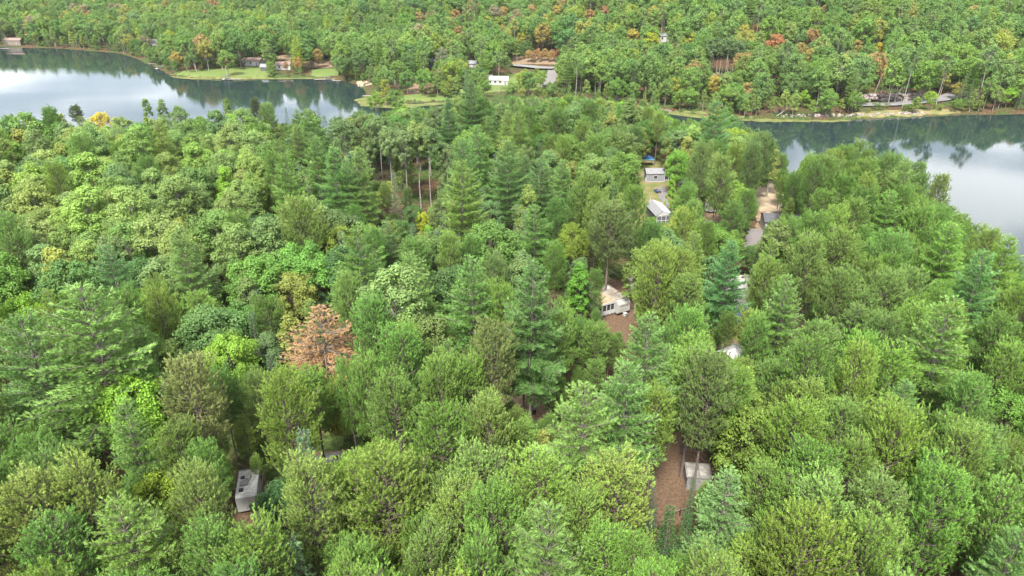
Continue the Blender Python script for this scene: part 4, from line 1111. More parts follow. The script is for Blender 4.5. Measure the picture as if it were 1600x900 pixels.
# trees one can single out in the photograph: (kind, tip x, tip y, scale, width, tint, note)
LIME, YEL, DKG, BLUE = (.155, .31, .03), (.19, .29, .03), (.055, .125, .03), (.10, .19, .12)
ORANGE, RUST, AMBER = (.50, .20, .06), (.48, .15, .07), (.42, .28, .05)
for a in [
    ('dead_pine', 496, 484, .92, 1.45, None, 'rust orange dead pine with bare grey limbs'),
    ('white_pine', 120, 452, 1.12, 1.30, (.125, .215, .085), 'huge spreading soft green white pine'),
    ('white_pine', 28, 492, 1.0, 1.1, (.10, .185, .085), 'blue green white pine at the left edge beside the huge one'),
    ('white_pine', 915, 602, .90, 1.0, (.135, .225, .090), 'broad pale green white pine'),
    ('white_pine', 1012, 495, 1.0, .92, (.11, .20, .085), 'tall pointed white pine below the park trailer'),
    ('white_pine', 980, 572, .92, .95, (.105, .195, .085), 'dark layered white pine right of the broad pale one'),
    ('white_pine', 833, 412, 1.12, .86, (.085, .165, .075), 'tall dark drooping white pine left of the column maple'),
    ('white_pine', 740, 405, 1.0, .95, (.10, .195, .075), 'white pine with open tiers of branches'),
    ('white_pine', 1143, 378, .85, .86, (.085, .195, .105), 'blue green pyramid pine above the white camper'),
    ('white_pine', 1482, 470, 1.0, 1.15, (.12, .21, .075), 'wide smooth fanned white pine among red pines'),
    ('white_pine', 1235, 432, .85, .95, (.12, .21, .085), 'pale white pine right of the driveway'),
    ('white_pine', 722, 253, 1.05, .95, (.13, .205, .07), 'yellow topped white pine in front of bare trunks'),
    ('white_pine', 792, 222, 1.05, .9, (.085, .165, .075), 'dark white pine with pointed tip'),
    ('white_pine', 735, 128, 1.15, .86, (.075, .15, .07), 'tallest dark white pine standing against the channel'),
    ('white_pine', 700, 155, 1.0, .8, (.075, .15, .07), 'dark white pine left of the tallest one'),
    ('white_pine', 1122, 160, 1.05, .95, (.085, .18, .085), 'tall layered white pine standing above the marsh'),
    ('white_pine', 520, 232, 1.0, .95, (.10, .195, .085), 'white pine with pale doubled trunks'),
    ('white_pine', 540, 250, .9, .85, (.10, .195, .085), 'second white pine of the pale trunked pair'),
    ('white_pine', 1140, 738, .72, .95, (.135, .235, .13), 'pale silvery green white pine by the needle clearing'),
    ('white_pine', 182, 775, .85, .95, (.145, .235, .085), 'soft white pine at the bottom left'),
    ('white_pine', 1490, 352, .95, .95, (.12, .23, .06), 'bright layered white pine at the right lake shore'),
    ('white_pine', 1540, 395, .95, .9, (.09, .195, .09), 'white pine with green shelves at the right edge water'),
    ('white_pine', 1578, 372, .9, .95, (.13, .225, .06), 'light tipped white pine at the right edge water'),
    ('white_pine', 1395, 300, .85, .9, (.115, .225, .065), 'bright white pine among dark red pines near the right lake'),
    ('white_pine', 1595, 830, .8, .9, None, 'white pine at the right bottom corner'),
    ('white_pine', 640, 395, .85, .9, None, None), ('white_pine', 165, 385, .8, 1.0, (.09, .185, .10), 'soft grey green white pine in the left woods'),
    ('white_pine', 278, 360, .9, .95, (.13, .215, .095), 'feathery pale pine in the left woods'),
    ('white_pine', 190, 630, .8, .85, None, None),
    ('white_pine', 560, 232, 1.0, .8, None, None), ('white_pine', 490, 215, .95, .9, None, None), ('white_pine', 445, 240, 1.0, .9, None, None),
    ('spruce_tree', 495, 153, .80, .62, (.04, .085, .04), 'narrow dark spruce pricking up against the left lake'),
    ('red_pine', 398, 157, .85, .9, (.055, .09, .04), 'dark ragged pine silhouetted against the left lake'),
    ('red_pine', 118, 168, .62, 1.3, (.07, .11, .045), 'flat topped dark pine above the yellow tree'),
    ('maple_tree', 155, 175, .75, 1.0, (.40, .36, .04), 'vivid yellow tree at the left lake edge'),
    ('spruce_tree', 446, 168, .8, .8, (.055, .12, .045), None), ('spruce_tree', 530, 160, .8, .9, (.05, .11, .045), None),
    ('spruce_tree', 333, 412, .75, .55, (.045, .10, .055), 'slim dark spruce among rounded trees'),
    ('spruce_tree', 615, 268, .95, .85, (.13, .175, .11), 'pale grey green spruce in front of the bare trunks'),
    ('spruce_tree', 578, 290, .85, 1.0, (.12, .165, .105), 'grey green spruce left of the bare trunks'),
    ('spruce_tree', 482, 290, .9, 1.0, (.12, .17, .10), None), ('spruce_tree', 715, 355, .8, .8, (.11, .17, .10), None), ('spruce_tree', 805, 352, .8, .8, (.10, .16, .09), None),
    ('spruce_tree', 203, 700, .80, .62, (.085, .165, .12), 'narrow blue green spruce in front of the lime maple'),
    ('spruce_tree', 165, 735, .55, .7, (.12, .20, .16), 'small silvery spruce beside the dark car'),
    ('spruce_tree', 1023, 745, .55, .66, (.06, .135, .085), 'small blue spruce on the left rim of the needle clearing'),
    ('spruce_tree', 1084, 748, .52, .62, (.06, .15, .055), 'little green spruce in front of the storage shed'),
    ('spruce_tree', 1048, 790, .62, 1.25, (.035, .10, .025), 'dark dense fir at the lower rim of the needle clearing'),
    ('spruce_tree', 1076, 800, .60, 1.1, (.035, .10, .025), 'second dark fir at the lower rim of the needle clearing'),
    ('cedar_tree', 906, 408, .92, 1.0, (.085, .22, .025), 'dense bright green column maple left of the park trailer'),
    ('cedar_tree', 1052, 270, .72, .62, (.15, .31, .03), 'slender bright green tree right of the grey cabin'),
    ('maple_tree', 196, 592, .95, .88, LIME, 'lime green maple with hanging clumps'),
    ('maple_tree', 352, 522, .85, .9, (.16, .30, .035), 'lime maple left of the dead pine'),
    ('maple_tree', 248, 735, .72, .9, YEL, 'yellow green maple above the bottom left pines'),
    ('maple_tree', 1180, 628, .95, .85, (.115, .19, .03), 'dark maple with yellowish tips right of the storage shed'),
    ('maple_tree', 1585, 615, .8, .85, (.10, .22, .035), 'bright maple at the right edge'),
    ('maple_tree', 22, 462, .8, .9, LIME, 'lime maple clump at the left edge'),
    ('maple_tree', 424, 762, .60, .8, (.045, .115, .035), 'dark green leafy tree right of the camper roof'),
    ('maple_tree', 442, 750, .60, .8, (.05, .12, .04), None),
    ('maple_tree', 470, 378, .95, 1.0, (.115, .27, .05), 'fresh green rounded maple'),
    ('maple_tree', 390, 398, .95, 1.0, (.11, .24, .045), None), ('maple_tree', 520, 352, .9, .9, (.14, .21, .03), None), ('maple_tree', 575, 350, .85, .85, (.135, .20, .03), None),
    ('maple_tree', 455, 425, .75, 1.0, (.20, .25, .06), 'yellow flecked maple above the dead pine'),
    ('maple_tree', 895, 348, .8, .8, (.14, .22, .03), 'yellowish green maple near the middle'),
    ('maple_tree', 930, 328, .5, .7, LIME, None), ('maple_tree', 660, 330, .45, .7, (.28, .34, .03), 'small yellow green tree at the foot of the bare trunks'),
    ('maple_tree', 735, 335, .6, .7, (.17, .28, .03), None), 
    ('maple_tree', 975, 235, .95, .95, (.12, .23, .045), 'round green maple left of the blue canopy'),
    ('maple_tree', 1062, 232, .85, .75, (.12, .27, .04), None),
    ('aspen_tree', 130, 238, 1.05, 1.2, (.17, .30, .06), 'big rounded light green aspen in the left woods'), ('aspen_tree', 45, 255, 1.0, 1.1, (.175, .29, .055), None),
    ('aspen_tree', 130, 292, 1.05, 1.15, (.18, .31, .065), 'big light aspen below the rounded one'), ('aspen_tree', 300, 222, 1.0, .95, (.17, .30, .06), None), ('aspen_tree', 235, 262, .95, .9, None, None),
    ('aspen_tree', 385, 232, .95, .8, (.20, .31, .08), None), ('aspen_tree', 65, 235, .9, 1.1, None, None), ('aspen_tree', 275, 165, .85, .9, (.12, .21, .06), None),
    ('birch_tree', 352, 152, .85, .8, (.12, .21, .05), 'rounded tree top against the left lake'), ('birch_tree', 225, 152, .8, 1.0, (.11, .21, .05), None), ('birch_tree', 250, 153, .8, 1.0, (.11, .20, .05), None),
    ('poplar_tree', 650, 188, 1.05, 1.0, None, 'tall poplar with a long bare pale trunk'), ('poplar_tree', 668, 195, 1.0, .9, None, 'poplar beside the tall bare trunked one'), ('poplar_tree', 590, 178, 1.0, .9, None, 'poplar with two pale stems'),
    ('poplar_tree', 630, 200, 1.0, .9, None, None), ('poplar_tree', 605, 195, 1.0, .85, None, None),
    ('birch_tree', 985, 155, 1.15, 1.25, (.12, .20, .06), 'round birch with a white stem above the channel'),
    # foreground red pines
    ('red_pine', 40, 765, 1.0, 1.15, (.15, .21, .055), None), ('red_pine', 118, 742, 1.0, 1.05, (.15, .22, .055), None), ('red_pine', 308, 748, 1.0, .86, (.14, .21, .06), 'bushy red pine just left of the camper roof'),
    ('red_pine', 290, 578, 1.05, 1.1, (.155, .195, .07), 'olive red pine with pinkish dead twigs'), ('red_pine', 484, 742, 1.0, 1.0, (.15, .225, .06), 'fresh green red pine right of the dark leafy tree'),
    ('red_pine', 400, 838, 1.0, 1.0, None, None), ('red_pine', 600, 728, 1.05, 1.1, None, None), ('red_pine', 690, 655, 1.0, 1.0, None, None), ('red_pine', 765, 634, .95, .85, (.145, .225, .06), 'red pine with upright tufts left of the fire drum'),
    ('red_pine', 622, 528, 1.0, 1.0, None, None), ('red_pine', 575, 478, 1.0, .9, None, None), ('red_pine', 540, 578, .9, .6, (.11, .22, .05), None), ('red_pine', 440, 610, 1.0, 1.0, None, None),
    ('red_pine', 965, 740, .95, 1.1, (.16, .235, .055), None), ('red_pine', 840, 735, 1.0, 1.1, None, None), ('red_pine', 1250, 650, 1.0, 1.0, None, None), ('red_pine', 1370, 768, 1.0, 1.0, None, None), ('red_pine', 1290, 772, 1.0, 1.0, None, None),
    ('red_pine', 1090, 560, 1.0, 1.0, None, None), ('red_pine', 1145, 590, .95, 1.0, None, None), ('red_pine', 770, 520, 1.05, .85, (.12, .165, .055), None),
    ('red_pine', 955, 330, 1.05, 1.25, (.10, .155, .05), 'broad dark red pine above the park trailer'), ('red_pine', 990, 300, .95, .9, None, None),
    ('red_pine', 1195, 218, 1.1, 1.1, (.09, .16, .05), 'tall pines with bare trunks before the beach'), ('red_pine', 1178, 232, 1.05, .9, (.09, .16, .05), None),
    ('red_pine', 1302, 245, 1.0, 1.0, None, None), ('red_pine', 1345, 228, 1.0, .95, None, None), ('red_pine', 1270, 252, .95, .9, None, None), ('red_pine', 1400, 250, 1.0, 1.0, None, None), ('red_pine', 1435, 262, 1.0, .9, None, None), ('red_pine', 1472, 282, 1.0, .8, None, 'outermost red pine leaning over the right lake'),
]: top(*a)
# the thick trunk in front of the storage shed
sx0, sy0 = at(1080, 785)
put('red_pine', sx0, sy0, 1.12, .8, (.10, .16, .05), None, 'tall pine whose thick trunk crosses the storage shed', True)
sx0, sy0 = at(786, 625); put('red_pine', sx0, sy0, 1.0, .8, None, None, 'pine with a dark straight trunk on the tan clearing', True)
sx0, sy0 = at(819, 668); put('red_pine', sx0, sy0, .98, .75, (.08, .13, .045), None, 'pine whose trunk stands left of the fire drum', True)
# autumn colour and marked trees on the far hillside (tip pixel)
for a in [
    ('maple_tree', 1216, 52, .9, 1.0, RUST, 'bright rust red maple on the right hillside'), ('maple_tree', 1270, 44, .8, 1.0, (.38, .19, .07), 'soft orange maple on the right hillside'),
    ('birch_tree', 1386, 100, .85, .7, (.52, .27, .05), 'narrow orange tree above the lake road'), ('maple_tree', 1376, 66, .6, .9, (.52, .42, .04), 'bright yellow crown on the right hillside'),
    ('maple_tree', 1340, 62, .7, .9, (.36, .24, .06), None), ('maple_tree', 1268, 75, .7, .8, (.40, .26, .05), None), ('maple_tree', 870, 8, .85, 1.0, AMBER, 'orange yellow maple near the top edge'), ('maple_tree', 922, 14, .8, 1.0, (.42, .2, .06), 'orange maple near the top edge'),
    ('maple_tree', 946, 8, .8, .9, (.40, .17, .08), None), ('maple_tree', 988, 45, .75, 1.0, (.42, .34, .05), None), ('maple_tree', 1020, 50, .9, 1.0, (.25, .30, .03), 'yellow green maple left of the lone house'),
    ('maple_tree', 1080, 50, .8, 1.0, (.26, .30, .04), None), ('maple_tree', 655, 18, .8, 1.1, (.38, .24, .10), None), ('maple_tree', 710, 14, .8, 1.1, (.42, .22, .07), None), ('maple_tree', 787, 10, .8, .9, (.44, .24, .06), None), ('maple_tree', 716, 40, .75, 1.1, (.34, .16, .07), None),
    ('maple_tree', 785, 38, .6, .8, (.42, .24, .07), None), ('maple_tree', 815, 50, .8, .8, (.34, .32, .04), None), ('maple_tree', 1182, 38, .6, .9, (.38, .18, .06), None), ('maple_tree', 1290, 8, .6, 1.0, (.34, .20, .06), None),
    ('maple_tree', 464, 88, .62, .8, (.45, .22, .06), 'orange tree behind the left lake fringe'), ('maple_tree', 495, 76, .7, .9, (.38, .22, .06), 'orange crown above the bare bank'), ('maple_tree', 445, 96, .4, .8, (.40, .16, .08), None), ('maple_tree', 272, 80, .7, .9, (.42, .27, .05), 'amber tree at the left shore point'),
    ('birch_tree', 213, 44, .9, .9, (.26, .34, .04), None), ('maple_tree', 1258, 140, .5, .9, LIME, None), ('maple_tree', 1458, 142, .55, 1.0, (.17, .29, .03), 'light green shrub tree beside the lake road'), ('maple_tree', 1500, 128, .55, .9, (.30, .28, .04), 'amber shrub tree at the road bend'),
    ('maple_tree', 1118, 118, .7, .9, (.42, .34, .05), None), ('maple_tree', 1170, 128, .65, 1.0, (.40, .24, .08), None), ('maple_tree', 1060, 120, .75, 1.0, (.22, .26, .04), None), ('maple_tree', 1252, 66, .7, 1.0, (.33, .22, .06), None),
    ('maple_tree', 1580, 138, .55, 1.0, LIME, 'lime tree at the right edge shore'), ('birch_tree', 600, 122, .8, 1.2, (.20, .24, .03), 'yellow olive tree on the channel point'), ('maple_tree', 585, 142, .7, 1.0, (.13, .24, .035), None), ('maple_tree', 617, 140, .75, 1.0, (.10, .2, .04), None),
    ('maple_tree', 560, 78, 1.0, 1.1, (.075, .15, .045), 'big dark rounded tree by the sandy landing'), ('maple_tree', 535, 85, .95, 1.0, (.085, .165, .045), None), ('oak_tree', 620, 95, .9, 1.0, (.11, .20, .04), None),
    ('maple_tree', 660, 108, .8, 1.0, (.10, .22, .04), 'rounded tree right of the dry grass track'), ('maple_tree', 705, 95, .95, 1.0, (.15, .23, .03), None), ('oak_tree', 690, 75, .9, .9, (.15, .19, .12), None), ('maple_tree', 350, 78, .9, 1.0, (.13, .23, .05), None),
]: top(*a)
# row of orange shrubs above the road bend
for i in range(15):
    a, b = at(826 + i * 3.6, 97 + random.uniform(-3, 2)); put('maple_tree', a, b, random.uniform(.34, .5), .8, random.choice([(.42, .19, .08), (.36, .16, .08), (.45, .26, .08)]), None, 'orange brown shrub in the row above the road bend', True)
# pale stems in front of the shaded stand on the right hill
for i in range(14):
    a, b = at(1104 + i * 3.9 + random.uniform(-1.5, 1.5), 124 + random.uniform(-4, 3)); put('poplar_tree', a, b, random.uniform(.82, .95), random.uniform(.8, 1.0), (.085, .155, .055), None, 'tall thin poplar with a pale bare stem in the hillside stand', True)
KEEP.append((1112, 97, 1148, 112)); KEEP_D.append(math.hypot(*at(1130, 122)))

# ---- kinds by the part of the wood (where a crown shows in the photograph)
def choose(px, py, far, dsh):
    if far:
        if dsh < 9: return random.choices(['birch_tree', 'maple_tree', 'aspen_tree', 'cedar_tree', 'spruce_tree'], [4, 4, 2, 1, 1.2])[0]
        if px < 720: w = [5, 3.5, 2.5, 1.2, 1.2, .7, .4]
        elif px > 1480: w = [4, 5, 1, .6, 1.8, .8, .5]
        else: w = [6, 5, 1.6, 1.2, .5, .4, .7]
        return random.choices(['maple_tree', 'oak_tree', 'aspen_tree', 'birch_tree', 'white_pine', 'spruce_tree', 'poplar_tree'], w)[0]
    k = ['red_pine', 'white_pine', 'maple_tree', 'oak_tree', 'aspen_tree', 'birch_tree', 'spruce_tree', 'poplar_tree']
    if px > 1230: w = [9, .8, .15, .1, 0, .1, .1, 0]
    elif py > 540: w = [9, .9, .35, .1, 0, .1, .4, 0]
    elif px > 850:
        w = [9, .8, .3, .3, 0, .2, .2, 0] if py > 400 else [5, 1.2, 1.8, 1.4, .8, 1.4, .3, .2] if py > 235 else [1, 1.2, 3, 2.5, 2, 2, .3, .3]
    elif px < 430:
        w = [.5, .5, 2.2, 1.0, 5.5, 2, .3, .2] if py < 400 else [4.5, 1.8, 2.6, 1.0, .8, .8, .7, 0]
    else:
        w = [.9, 4.6, 1.2, .7, 1.5, 1.2, 2.4, 1.6] if py < 330 else [4.5, 1.2, 2.6, 1.8, .4, .8, .5, 0]
    return random.choices(k, w)[0]
def try_tree(x, y, z, far, dsh):
    H0 = 17
    px, pt, d = project(x, y, z + H0)
    if d < 8: return
    kind = choose(px, pt, far, dsh)
    H, R, hb = DIM[kind]
    if far:
        s = {'white_pine': .78, 'red_pine': .85, 'spruce_tree': .85, 'maple_tree': .95, 'oak_tree': 1.0, 'aspen_tree': .88, 'birch_tree': .9, 'poplar_tree': .85, 'cedar_tree': .6}[kind] * random.uniform(.78, 1.12)
        s *= 1.24
        if dsh < 9: s *= random.uniform(.4, .8)
    else:
        s = {'red_pine': 1.0, 'white_pine': 1.0, 'spruce_tree': .9, 'maple_tree': .95, 'oak_tree': 1.0, 'aspen_tree': .98, 'birch_tree': 1.0, 'poplar_tree': .95}[kind] * random.uniform(.78, 1.12)
        if dsh < 6: s *= .85
    rw = random.uniform(.88, 1.12) if kind not in ('red_pine', 'white_pine') else random.uniform(.80, 1.02)
    if not far:
        for _ in range(9):
            ptx = pix_of(kind, x, y, z, s, rw)
            lim = max(sil(ptx[0]), sil(ptx[0] - ptx[3] * .55) - 16, sil(ptx[0] + ptx[3] * .55) - 16)
            if ptx[1] >= lim: break
            s *= .93
        if s < .42: return
    for _ in range(4):
        if not blocked(kind, x, y, z, s, rw): break
        s *= .84
    else: return
    if s < .36: return
    rr = R * s * rw
    for t in near_trees(x, y, rr + 8):
        r2 = DIM[t['kind']][1] * t['s'] * t['rw']
        lim = (.60 if kind == 'red_pine' else .68) * (rr + r2) if not far else .72 * (rr + r2)
        if (t['x'] - x) ** 2 + (t['y'] - y) ** 2 < lim * lim: return
    tint = None
    if far and kind in ('maple_tree', 'oak_tree') and random.random() < .055:
        tint = random.choice([(.36, .20, .07), (.30, .24, .05), (.26, .18, .10), (.33, .15, .07), (.34, .30, .05), (.24, .17, .12)])
    elif far and random.random() < .07: tint = random.choice([(.20, .27, .04), (.17, .25, .04), (.22, .25, .06)])
    elif not far and kind in ('maple_tree', 'birch_tree') and random.random() < .12: tint = random.choice([LIME, YEL, (.24, .26, .05)])
    put(kind, x, y, s, rw, tint, z)
def fill(n, x0, x1, y0, y1, far):
    rng = np.random.default_rng(11 if far else 12)
    xs, ys = rng.uniform(x0, x1, n), rng.uniform(y0, y1, n)
    # only the wedge the camera sees plus a margin
    ok = np.abs(xs) < (ys + 25) * (.84 if far else .92) + 14
    xs, ys = xs[ok], ys[ok]
    h, inF, inN, dF, dN = quick(xs, ys)
    for x, y, z, a, b, da, db in zip(xs, ys, h, inF, inN, dF, dN):
        if far and not a or not far and not b: continue
        ds = da if far else db
        if ds < (1.0 if far else 1.6): continue
        px, pt, d = project(x, y, z + 14)
        if far and (pt < -75 or (px < -140 or px > 1740)): continue
        try_tree(x, y, z, far, ds)
fill(26000, -290, 330, 14, 330, False)
fill(60000, -620, 620, 230, 800, True)

# ------------------------------------------------------------------ what of each tree shows, nearest first
GWn, GHn, SC = 800, 450, .5
def coverage(shrink=.9):
    own = np.zeros((GHn, GWn), bool)
    for t in TREES: t['D'] = math.hypot(t['x'], t['y']); t['vis'] = 0; t['px'] = t['py'] = -1
    for t in sorted(TREES, key=lambda t: t['D']):
        px, pt, pb, w, d = pix_of(t['kind'], t['x'], t['y'], t['z'], t['s'], t['rw'])
        t['w'] = w
        cx, cy, hw, hh = px * SC, (pt + pb) / 2 * SC, max(.6, w * shrink * SC), max(.6, (pb - pt) / 2 * SC)
        x0, x1, y0, y1 = int(max(0, cx - hw)), int(min(GWn, cx + hw + 1)), int(max(0, cy - hh)), int(min(GHn, cy + hh + 1))
        if x1 <= x0 or y1 <= y0: continue
        yy, xx = np.mgrid[y0:y1, x0:x1]
        m = ((xx + .5 - cx) / hw) ** 2 + ((yy + .5 - cy) / hh) ** 2 < 1
        m &= ~own[y0:y1, x0:x1]
        c = int(m.sum())
        if c:
            own[y0:y1, x0:x1] |= m
            t['vis'] = c * 4; t['px'] = float((xx[m].mean()) / SC); t['py'] = float((yy[m].mean()) / SC)
    return own
# where open ground would show between the crowns and the photograph shows wood: one more tree there
FILLED = 0
for rnd in range(5):
    own = coverage(.8)
    cells = [(px, py) for py in range(176, 900, 9) for px in range(4, 1600, 9) if not own[int(py * SC), int(px * SC)]]
    random.shuffle(cells)
    new = []
    for px, py in cells:
        if py < sil(px) + 8: continue
        if any(x0 - 3 < px < x1 + 3 and y0 - 3 < py < y1 + 3 for x0, y0, x1, y1 in KEEP): continue
        if any(abs(px - a) < 30 and abs(py - b) < 26 for a, b in new): continue
        lift = random.uniform(4, 12) if rnd < 3 else random.uniform(2, 7)
        x, y = on_ground(px, py, lift)
        h, inF, inN, dF, dN = quick([x], [y])
        if not inN[0] or dN[0] < 1.5: continue
        kind = choose(px, py - 20, False, 50)
        if kind == 'poplar_tree': kind = 'birch_tree'
        H, R, hb = DIM[kind]
        s_ = min(1.0, lift / (hb + (H - hb) * .55)) * random.uniform(.95, 1.1); rw = random.uniform(.95, 1.15)
        ok_ = False
        for _ in range(4):
            q = pix_of(kind, x, y, h[0], s_, rw)
            if not blocked(kind, x, y, h[0], s_, rw) and q[1] >= sil(q[0]): ok_ = True; break
            s_ *= .82
        if not ok_ or s_ < .22: continue
        if any((t['x'] - x) ** 2 + (t['y'] - y) ** 2 < 2.2 ** 2 for t in near_trees(x, y, 4)): continue
        put(kind, x, y, s_, rw, None, h[0]); new.append((px, py)); FILLED += 1
print('filled', FILLED)
own = coverage()
BYK = {}
for t in TREES: BYK.setdefault(t['kind'], []).append(t)
SINGLE, REST = [], []
for k, L in BYK.items():
    L.sort(key=lambda t: (-t['hand'] * (t['vis'] > 0) * 1e6 - t['vis']))
    for i, t in enumerate(L):
        (SINGLE if i < 300 and t['vis'] >= (16 if t['D'] > 220 else 40) else REST).append(t)
print('trees', len(TREES), {k: len(v) for k, v in BYK.items()}, 'single', len(SINGLE))

# ------------------------------------------------------------------ labels
MARKS = [('the dead rust pine', 492, 530), ('the camper roof', 384, 775), ('the storage shed', 1088, 735), ('the fire drum', 833, 646), ('the park trailer', 965, 478),
         ('the grey cabin', 1023, 275), ('the white roofed shelter', 1028, 335), ('the long white house', 1240, 345), ('the gravel pad', 1183, 372), ('the beach', 1195, 315),
         ('the grey driveway', 1162, 470), ('the lime green maple', 190, 650), ('the huge white pine', 130, 530), ('the broad pale pine', 905, 690), ('the column maple', 906, 470),
         ('the needle clearing', 1050, 760), ('the left lake point', 275, 115), ('the road bend', 835, 104), ('the lake road', 1440, 160), ('the lone hillside house', 1037, 58),
         ('the long white trailer', 775, 127), ('the far lawn', 350, 115), ('the channel point', 600, 150), ('the marsh', 1150, 185), ('the docks', 510, 123), ('the rust red maple', 1216, 60), ('the tan clearing', 790, 605),
         ('the lower left corner', 20, 880), ('the lower right corner', 1580, 880), ('the upper right corner', 1580, 20), ('the upper left corner', 20, 15), ('the top edge middle', 800, 8), ('the bottom edge middle', 800, 890),
         ('the left edge middle', 15, 400), ('the bare poplar trunks', 640, 290), ('the pale doubled trunks', 525, 280), ('the yellow lakeside tree', 155, 180), ('the flat topped lakeside pine', 118, 170),
         ('the dark lakeside spruce', 495, 165), ('the tallest dark pine', 735, 170), ('the tall marsh pine', 1122, 195), ('the fanned white pine', 1482, 530), ('the blue green pyramid pine', 1143, 410),
         ('the yellow tipped maple', 1180, 680), ('the right edge maple', 1580, 650), ('the bottom left soft pine', 182, 830), ('the yellow green maple', 248, 770), ('the dark leafy tree', 412, 790), ('the olive twiggy pine', 290, 640),
         ('the half hidden camper', 522, 722), ('the upright tufted pine', 780, 680), ('the silvery pine', 1140, 790), ('the hidden awning', 1140, 560), ('the slim dark spruce', 333, 440), ('the fresh green maple', 470, 410),
         ('the big rounded aspen', 130, 265), ('the second big aspen', 130, 330), ('the feathery pine', 278, 390), ('the drooping dark pine', 833, 480), ('the open tiered pine', 740, 450), ('the pointed tall pine', 1012, 540),
         ('the outermost lakeside pine', 1472, 310), ('the right shore pine', 1490, 390), ('the narrow orange tree', 1386, 115), ('the yellow hillside crown', 1376, 72), ('the orange shrub row', 850, 82), ('the pale stemmed stand', 1130, 95),
         ('the orange top edge maple', 922, 20), ('the dark landing tree', 560, 95), ('the dark grey house', 674, 103), ('the white roofed far cottage', 238, 68), ('the brown edge cottage', 20, 66), ('the leaning white trunk', 1405, 140),
         ('the channel birch', 985, 190), ('the grey green spruce', 615, 300), ('the small glowing maple', 660, 340), ('the yellow topped pine', 722, 290), ('the blue tarp canopy', 1018, 258), ('the broad dark pine', 955, 370), ('the lower dark fir', 1048, 820),
         ('the yellow flecked maple', 455, 440), ('the bright lakeside pine', 1395, 330), ('the pointed mid pine', 792, 260), ('the bare bank', 480, 96), ('the soft orange maple', 1270, 55)]
KN = {'red_pine': 'red pine', 'white_pine': 'white pine', 'spruce_tree': 'spruce', 'dead_pine': 'dead pine', 'young_pine': 'young pine', 'maple_tree': 'maple', 'oak_tree': 'oak',
      'aspen_tree': 'aspen', 'birch_tree': 'birch', 'cedar_tree': 'column tree', 'poplar_tree': 'poplar', 'shrub': 'bush'}
def tone(c):
    r, g, b = c
    if r > g * 1.55: return 'orange'
    if r > g * 1.02: return 'yellowish brown'
    if r > g * .83 and g > .2: return 'yellow green'
    if g > .25: return 'bright green'
    if b > g * .42: return 'blue green'
    if g < .14: return 'dark green'
    if r > g * .72: return 'olive'
    return 'mid green'
used = set()
ORD = ['', 'second ', 'third ', 'fourth ', 'fifth ', 'sixth ', 'seventh ', 'eighth ', 'ninth ', 'tenth ', 'eleventh ', 'twelfth ', 'thirteenth ', 'fourteenth ', 'fifteenth ', 'sixteenth ', 'seventeenth ', 'eighteenth ', 'nineteenth ', 'twentieth ']
def build_labels():
    cnt = {}
    def base_of(t):
        near = min(MARKS, key=lambda m: math.hypot(m[1] - t['px'], (m[2] - t['py']) * 1.3))
        dx, dy = t['px'] - near[1], t['py'] - near[2]
        sec = int(round(math.degrees(math.atan2(-dy, dx)) / 45)) % 8
        dirn = ['right of', 'up and right of', 'above', 'up and left of', 'left of', 'down and left of', 'below', 'down and right of'][sec]
        H = DIM[t['kind']][0] * t['s']
        size = 'low ' if H < 8.5 else 'small ' if H < 12 else ''
        return size + tone(t['tint']) + ' ' + KN[t['kind']], dirn + ' ' + near[0], math.hypot(dx, dy)
    rows = []
    for t in SINGLE:
        if t['note'] and t['note'] not in used and not t['note'].startswith(('orange brown shrub', 'tall thin poplar')):
            used.add(t['note']); t['label'] = t['note']; continue
        a, b, d = base_of(t); rows.append((d, a, b, t))
    for d, a, b, t in sorted(rows, key=lambda r: r[0]):
        k = cnt.get((a, b), 0); cnt[(a, b)] = k + 1
        t['label'] = (('nearest ' if k == 0 else ORD[min(k, 19)] + 'nearest ') + a + ' ' + b)
build_labels()
GROUPN = {'red_pine': 'red pines of the camp wood', 'white_pine': 'white pines', 'spruce_tree': 'spruces', 'maple_tree': 'maples', 'oak_tree': 'oaks', 'aspen_tree': 'aspens',
          'birch_tree': 'birches', 'cedar_tree': 'column trees', 'poplar_tree': 'bare stemmed poplars', 'dead_pine': 'dead pines', 'young_pine': 'young pines'}
for t in SINGLE:
    k = t['kind']; lab = t['label']
    sc = (t['s'] * t['rw'], t['s'] * t['rw'], t['s'])
    nm = k
    if t['D'] < 225:
        tm, cm, bmh, R = NEARV[k][t['var'] % len(NEARV[k])]
        e = bpy.data.objects.new(nm, None); COL.objects.link(e)
        a = link('trunk', tm, e); b = link('crown', cm, e); b['tint'] = t['tint']
    else:
        fm, R = FARV[k][t['var'] % len(FARV[k])]
        e = link(nm, fm); e['tint'] = t['tint']
    e.location = (t['x'], t['y'], t['z']); e.rotation_euler = (0, 0, t['rot']); e.scale = sc
    tag(e, lab, 'tree', GROUPN[k])

